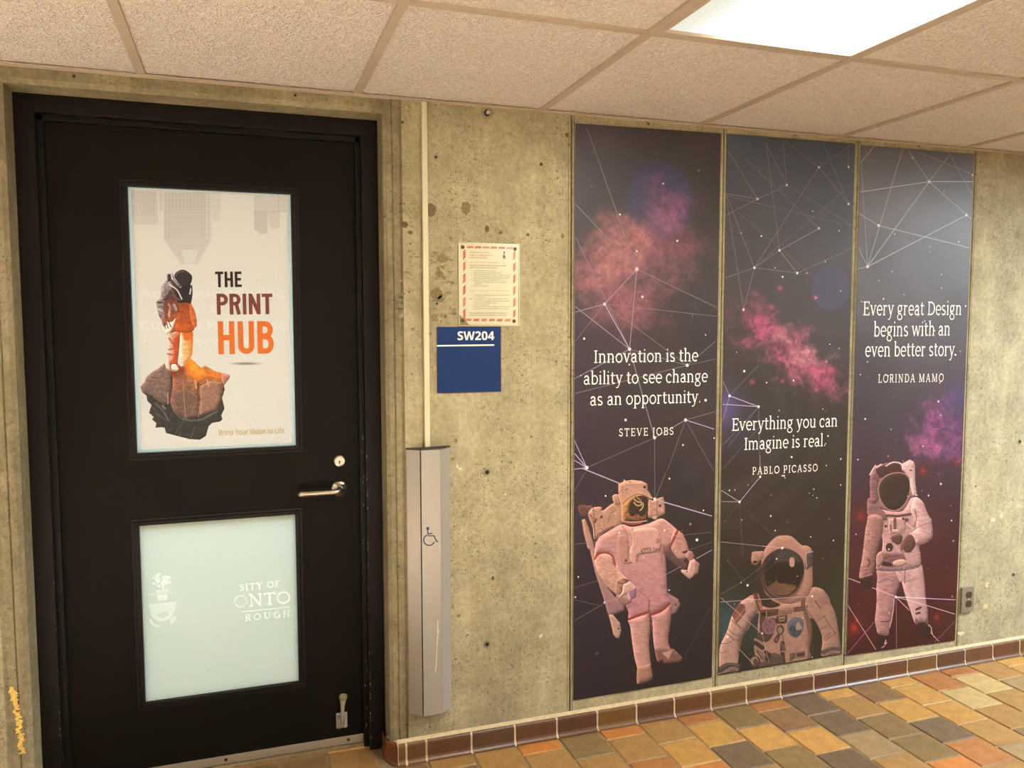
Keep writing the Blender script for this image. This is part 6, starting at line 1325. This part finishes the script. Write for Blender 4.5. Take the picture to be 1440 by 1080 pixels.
flatL(t, [(255, 460), (270, 545), (390, 535), (400, 450)], 1)
flatL(t, [(130, 455), (135, 580), (143, 580), (140, 455)], 1); flatL(t, [(505, 420), (508, 545), (516, 545), (515, 420)], 1)
flatL(t, [(140, 585), (150, 660), (515, 630), (518, 545)], 0); flatL(t, [(150, 660), (165, 720), (235, 735), (360, 680), (420, 720), (440, 735), (490, 690), (515, 630)], 0)
flatL(t, [(165, 720), (200, 780), (290, 825), (240, 740)], 0); flatL(t, [(290, 825), (370, 815), (440, 740), (420, 720), (350, 790), (240, 745)], 0); flatL(t, [(370, 815), (440, 780), (490, 690), (440, 735)], 0)
flatL(t, [(145, 790), (150, 840), (210, 890), (300, 905), (300, 880), (215, 850), (170, 780)], 1); flatL(t, [(430, 800), (440, 870), (500, 830), (525, 770), (500, 740)], 1); flatL(t, [(215, 930), (225, 975), (420, 955), (430, 920), (330, 950)], 2)
dbuild(t, 'crest_print', [M['decal_soft'], M['decal_soft'], M['decal_faint']], panes[1])

# ------------------------------------------------------------------ push-plate column beside the door
M['offwhite'] = simple('satin_offwhite_metal', (.33, .312, .28), 0.28, metal=0.36, spec=0.5, bump=0.03, bscale=250, var=0.03, vscale=6)
M['navy'] = simple('navy_print', (.008, .007, .06), 0.5, var=0.05)
M['scratch'] = simple('pale_scratch', lin3((232, 224, 208)), 0.6, var=0.1)
cx_, cd, hw, hf = 0.8232, 0.039, 0.0726, 0.0318
cz0, cz1 = 0.166, 1.052
col_ = empty('door_push_column', (cx_, 0, cz0)); tag(col_, 'tall off-white three-sided push column with a wheelchair symbol beside the black door', 'door opener')
def cbuild(mb, name, mats, parent=col_):
    o = mb.build(name, mats); o.parent = parent; me = o.data
    co = np.zeros(len(me.vertices)*3, np.float32); me.vertices.foreach_get('co', co); co = co.reshape(-1, 3)-np.array((cx_, 0, cz0), np.float32); me.vertices.foreach_set('co', co.ravel()); me.update(); return o
def prism(mb, pl, z0, z1, mi=0):
    n = len(pl)
    for i in range(n):
        a, b = pl[i], pl[(i+1) % n]; mb.face([(*a, z0), (*b, z0), (*b, z1), (*a, z1)], mi)
    mb.face([(*q, z1) for q in pl], mi); mb.face([(*q, z0) for q in pl][::-1], mi)
sp = .0013
b = MB(); prism(b, [(cx_-hw, -.001), (cx_-hw, -.004), (cx_-hf-sp*2.6, -cd+.0028), (cx_-hf-sp*2.6, -.001)], cz0, cz1); cbuild(b, 'side_panel', M['offwhite'])
b = MB(); prism(b, [(cx_+hw, -.001), (cx_+hf+sp*.5, -.001), (cx_+hf+sp*.5, -cd+.001), (cx_+hw, -.004)], cz0, cz1); cbuild(b, 'side_panel', M['offwhite'])
b = MB(); prism(b, [(cx_-hf, -.001), (cx_-hf, -cd+.0006), (cx_-hf+.0008, -cd), (cx_+hf-.0008, -cd), (cx_+hf, -cd+.0006), (cx_+hf, -.001)], cz0, cz1); push = cbuild(b, 'push_plate', M['offwhite'])
b = MB(); prism(b, [(cx_-hf-sp*2.7, -.002), (cx_-hf-sp*2.7, -cd+.008), (cx_-hf+.0003, -cd+.006), (cx_-hf+.0003, -.002)], cz0+.002, cz1-.002); prism(b, [(cx_+hf, -.002), (cx_+hf, -cd+.004), (cx_+hf+sp*.5, -cd+.004), (cx_+hf+sp*.5, -.002)], cz0+.002, cz1-.002); cbuild(b, 'seam', M['dark_hole'])
e = .0012
b = MB(); prism(b, [(cx_-hw-e, -.0005), (cx_-hw-e, -.005), (cx_-hf-e*2, -cd-e), (cx_+hf+e, -cd-e), (cx_+hw+e, -.005), (cx_+hw+e, -.0005)], cz1, cz1+.005); cbuild(b, 'top_cap', M['rubber'])
WY = -cd-.0003
b = MB()
def wp(L_): return [(560+x/5.684, 610+y/5.684) for x, y in L_]
def wstroke(L_, w): stroke_faces(b, [(float(W(x, y, WY)[0]), float(W(x, y, WY)[2])) for x, y in wp(L_)], w, lambda u, v: (u, WY, v), 0, (1, 1, 1))
c0 = W(*wp([(236, 757)])[0], WY); b.face([(c0[0]+.0052*math.cos(k*.5236), WY, c0[2]+.0052*math.sin(k*.5236)) for k in range(12)], 0)
wstroke([(235, 765), (239, 815), (286, 815), (308, 864), (320, 858)], .0040); wstroke([(238, 798), (274, 797)], .0036)
wstroke([(247+43*math.cos(math.radians(a)), 849+43*math.sin(math.radians(a))) for a in range(20, 246, 9)], .0038)
cbuild(b, 'wheelchair_symbol', M['navy'], push)
b = MB()
for L_ in ([(617, 885), (615, 900), (613.5, 935), (612, 946)], [(616, 872), (615.3, 890)]):
    stroke_faces(b, [(float(W(x, y, WY)[0]), float(W(x, y, WY)[2])) for x, y in L_], .0016, lambda u, v: (u, WY, v), 0, (1, 1, 1))
cbuild(b, 'scratches', M['scratch'], push)

# surface raceway running from the column up to the ceiling
M['cream'] = simple('cream_plastic', lin3((190, 184, 152)), 0.45, var=0.03, vscale=8)
cdx = 0.8196
b = MB(); b.box(cdx-.0090, cdx+.0090, -.0115, 0, cz1+.006, CEIL-.007, bev=.0022)
con = b.build('cable_raceway', M['cream']); tag(con, 'thin cream vertical cable raceway running from the push column up to the ceiling', 'cable cover')

# ------------------------------------------------------------------ blue room sign
M['blue'] = simple('blue_sign', (.009, .027, .105), 0.5, spec=0.12, var=0.05, vscale=25)
sx0, sx1, sz0, sz1 = [float(v) for v in (W(614.3, 459.6)[0], W(703.8, 459.6)[0], W(615, 552.8)[2], W(614, 459.8)[2])]
b = MB(); b.box(sx0, sx1, -.005, -.0002, sz0, sz1, bev=.0008)
sign = b.build('room_sign', M['blue']); tag(sign, 'square blue room number sign with white lettering under the paper notice', 'sign')
b = MB(); font_text(b, sans('SW204'), (643.6, 478.2), (695, 478), -.0054, (1, 1, 1), hpx(650, 478, 12.3, 0)); b.build('sign_lettering', M['white_ink'], sign)
b = MB(); b.face([W(614.2, 487.3, -.0054), W(695, 486.2, -.0054), W(695, 484.2, -.0054), W(614.2, 485.3, -.0054)]); b.build('white_line', M['white_ink'], sign)

# ------------------------------------------------------------------ notice under clear plastic
def acrylic():
    mt, nt, N, L, P = mat_new('clear_acrylic'); N.remove(P)
    t_ = N.new('ShaderNodeBsdfTransparent'); t_.inputs[0].default_value = (.97, .97, .94, 1); g_ = N.new('ShaderNodeBsdfGlossy'); g_.inputs['Roughness'].default_value = .12
    fr_ = N.new('ShaderNodeFresnel'); fr_.inputs[0].default_value = 1.4; mx = N.new('ShaderNodeMixShader'); L.new(fr_.outputs[0], mx.inputs[0]); L.new(t_.outputs[0], mx.inputs[1]); L.new(g_.outputs[0], mx.inputs[2]); L.new(mx.outputs[0], N['Material Output'].inputs[0])
    return mt
M['acrylic'] = acrylic()
nx0, nx1, nz0, nz1 = [float(v) for v in (W(644.6, 341)[0], W(730, 342)[0], W(644, 458.3)[2], W(644.6, 341)[2])]
notice = empty('wall_notice', (nx0, 0, nz0)); tag(notice, 'paper emergency notice with red dashed border and torn corner above the blue sign', 'notice')
def nbuild(mb, name, mats, parent=notice):
    o = mb.build(name, mats); o.parent = parent; me = o.data
    co = np.zeros(len(me.vertices)*3, np.float32); me.vertices.foreach_get('co', co); co = co.reshape(-1, 3)-np.array((nx0, 0, nz0), np.float32); me.vertices.foreach_set('co', co.ravel()); me.update(); return o
b = MB(); NP = lin3((226, 222, 204)); q = [W(x, y, -.0020) for x, y in ((645.6, 342), (645.8, 441.9), (660.7, 456.8), (729, 457.2), (729.6, 343.2))]
b.face(q, 0, NP); q2 = [np.array([v[0], -.0004, v[2]]) for v in q]
for i in range(5): b.face([q[i], q2[i], q2[(i+1) % 5], q[(i+1) % 5]], 0, NP)
npaper = nbuild(b, 'paper', M['paper'])
b = MB(); b.box(nx0, nx1, -.0058, -.0036, nz0, nz1, bev=.0005); nbuild(b, 'clear_cover', M['acrylic'])
b = MB()
b.box(nx0, nx1, -.0056, -.0042, nz0-.0006, nz0+.0016); b.box(nx0, nx1, -.0056, -.0042, nz1-.0016, nz1+.0006); b.box(nx0-.0006, nx0+.0014, -.0056, -.0042, nz0, nz1); b.box(nx1-.0014, nx1+.0006, -.0056, -.0042, nz0, nz1)
M['edge'] = simple('pale_acrylic_edge', lin3((222, 214, 186)), 0.3, var=.04); nbuild(b, 'cover_edge', M['edge'])
NY = -.0024
b = MB(); RED = [lin3(c) for c in ((206, 124, 100), (200, 116, 92), (208, 138, 112))]
def NPX(x, y): return (640+x/14.4, 335+y/14.4)
def nface(L_, c): b.face([W(*NPX(x, y), NY) for x, y in L_], 0, c)
for i in range(6):
    x = 228+i*160; nface([(x, 200+i*3), (x+135, 203+i*3), (x+150, 158+i*5), (x+20, 155+i*5)][::1], RED[i % 3])
    x = 205+i*158; y = 864+i*1; nface([(x, y+814), (x+112, y+816), (x+135, y+766), (x+22, y+764)], RED[i % 3])
for i in range(7):
    y = 225+i*240; h = 195
    y2 = min(y+h, 1610)
    nface([(160, y+40), (160, y2+22), (212, y2-30), (214, y-10)], RED[(i+1) % 3])
    y = 260+i*238; y2 = min(y+h-30, 1590)
    if y < 1500: nface([(1176, y+30), (1176, y2+30), (1222, y2-25), (1222, y-20)], RED[(i+2) % 3])
nbuild(b, 'dashed_border', M['paper'], npaper)
b = MB(); BK, RD = lin3((96, 88, 70)), lin3((204, 138, 104)); BB = lin3((70, 64, 52))
TXL = [('SCARBOROUGH CAMPUS', 290, 300, 690, BK, 0), ('FIRE EMERGENCY', 290, 362, 762, RD, .02), ('PROCEDURES', 290, 412, 655, RD, .02), ('If you discover a fire do the following:', 290, 498, 870, RD, 0),
       ('Attempt to extinguish fire only if you can do so safely', 290, 560, 1035, BB, .02), ('using ABC dry chem. Fire Extinguisher.', 290, 606, 845, BB, .02)]
for k, (s_, x1) in enumerate((('Leave fire area and close doors.', 820), ('Remain outside and prevent re-entry.', 955), ('Notify Campus Police of exact location and', 1110), ('give them warning the instant of the fire there.', 1130), ('Evacuate the building and keep clear of doors', 1080), ('Report to Police or Fire Official if anyone is', 1000), ('trapped or being inside and its physical', 1050), ('whereabouts.', 535))):
    TXL.append((s_, 385, 672+k*38.7, x1, BK, 0))
TXL += [('Do not use elevators.', 385, 978, 690, BK, 0), ('When fire alarm sounds do the following:', 290, 1075, 1075, RD, 0), ('Evacuate the building quickly via the nearest exit if', 385, 1165, 1110, BK, 0), ('it is safe to do so.', 385, 1203, 670, BK, 0), ('Note', 292, 1242, 362, BB, .02), ('If evacuation is not safe remain in the', 385, 1243, 1065, BK, 0), ('immediate area, sealing off the opening, then await', 385, 1285, 1115, BK, 0), ('rescue and fire department.', 385, 1325, 850, BK, 0), ('Do not use elevators.', 385, 1362, 690, BK, 0),
        ('Do not re-enter the building until told it is safe', 385, 1398, 1130, BK, 0), ('and told so by the Fire Officer or Police.', 385, 1440, 1085, BK, 0), ('Please familiarize yourself with the locations of', 290, 1528, 1055, BB, .012), ('Fire Exits and Fire Extinguishers in your area.', 290, 1570, 1040, BB, .012)]
for s_, x0, y, x1, c, bo in TXL:
    h = 36 if 'FIRE EM' in s_ or 'PROC' in s_ else 24
    sl_ = 14*(x1-x0)/900
    if bo: s_ = ''.join(chr(0x1D41A+ord(q)-97) if 'a' <= q <= 'z' else chr(0x1D400+ord(q)-65) if 'A' <= q <= 'Z' else q for q in s_); bo = 0
    font_text(b, s_, NPX(x0, y-4), NPX(x1, y-4+(sl_ if y < 800 else 0)), NY-.0001, c, hpx(680, 400, h/14.4, NY), bold=bo)
for n_, y in ((1, 672), (2, 711), (3, 752), (4, 827), (5, 866), (6, 978), (1, 1165), (2, 1362), (3, 1400)): font_text(b, '%d.' % n_, NPX(338, y-3), NPX(356, y-3), NY-.0001, BK, hpx(680, 400, 24/14.4, NY))
nbuild(b, 'notice_lettering', M['paper'], npaper)
b = MB(); CK = lin3((60, 56, 46))
for cx, cy, r in ((993, 285, 17), (985, 340, 8), (992, 378, 24)): nface([(cx+r*math.cos(-k*.6283), cy+r*math.sin(-k*.6283)) for k in range(10)], CK)
nface([(986, 295), (986, 345), (998, 345), (998, 295)], CK); nface([(962, 350), (970, 395), (1016, 395), (1024, 350)], lin3((120, 112, 92))); nface([(950, 405), (990, 425), (1036, 410), (1030, 400), (990, 412), (958, 396)], lin3((140, 132, 108)))
nbuild(b, 'crest_print', M['paper'], npaper)
M['screw'] = simple('dark_screw', lin3((92, 74, 52)), 0.4, metal=.7, var=.2, vscale=300)
for (x, y) in ((155, 180), (1213, 218), (152, 1665), (1192, 1678)):
    c = W(*NPX(x, y), -.0058); b = MB(); b.lathe((c[0], -.0058, c[2]), (0, -1, 0), [(.0062, 0), (.0060, .0014), (.0035, .0024), (.0033, .0014)], 20)
    b.box(c[0]-.003, c[0]+.003, -.0082, -.0070, c[2]-.0007, c[2]+.0007, 1); nbuild(b, 'screw', [M['screw'], M['dark_hole']])

# ------------------------------------------------------------------ power outlet at the right
M['plate'] = simple('dull_outlet_plate', (.20, .178, .13), 0.45, metal=.3, var=.06, vscale=60, bump=.04)
M['brown'] = simple('brown_bakelite', lin3((62, 46, 28)), 0.4, var=.1)
ox0, ox1, oz0, oz1 = [float(v) for v in (W(1349.6, 840)[0], W(1366.6, 840)[0], W(1349.5, 861)[2], W(1349.5, 826)[2])]
out = empty('power_outlet', ((ox0+ox1)/2, 0, oz0)); tag(out, 'small metal wall outlet with two brown sockets beside the dark red banner', 'outlet')
OC = (ox0+ox1)/2
def obuild(mb, name, mats, parent=out):
    o = mb.build(name, mats); o.parent = parent; me = o.data
    co = np.zeros(len(me.vertices)*3, np.float32); me.vertices.foreach_get('co', co); co = co.reshape(-1, 3)-np.array((OC, 0, oz0), np.float32); me.vertices.foreach_set('co', co.ravel()); me.update(); return o
b = MB(); b.box(ox0, ox1, -.012, -.0003, oz0, oz1, bev=.0022); obuild(b, 'cover_plate', M['plate'])
for zf in (.70, .34):
    z = oz0+(oz1-oz0)*zf; rr = (ox1-ox0)*.25
    b = MB(); ring = []
    for yy, k in ((-.0119, 1.0), (-.0135, 1.0), (-.0138, .94)):
        ring.append([(OC+.004+k*rr*max(-1, min(1, 1.0*math.cos(q))), yy, z+k*max(-rr*.82, min(rr*.82, rr*math.sin(q)))) for q in [2*math.pi*j/32 for j in range(32)]])
    b.grid(ring, True, 0); rec = obuild(b, 'receptacle', M['brown'])
    b = MB()
    for sx in (-.0062, .0062): b.box(OC+.004+sx-.0012, OC+.004+sx+.0012, -.01395, -.0137, z-.001, z+.007)
    b.lathe((OC+.004, -.0137, z-.008), (0, -1, 0), [(.0026, 0), (.0026, .0003)], 12); obuild(b, 'socket_slots', M['dark_hole'], rec)
b = MB(); b.lathe((OC+.002, -.012, oz0+(oz1-oz0)*.52), (0, -1, 0), [(.0036, 0), (.003, .0014), (.001, .0016)], 14); obuild(b, 'plate_screw', M['steel_dull'])
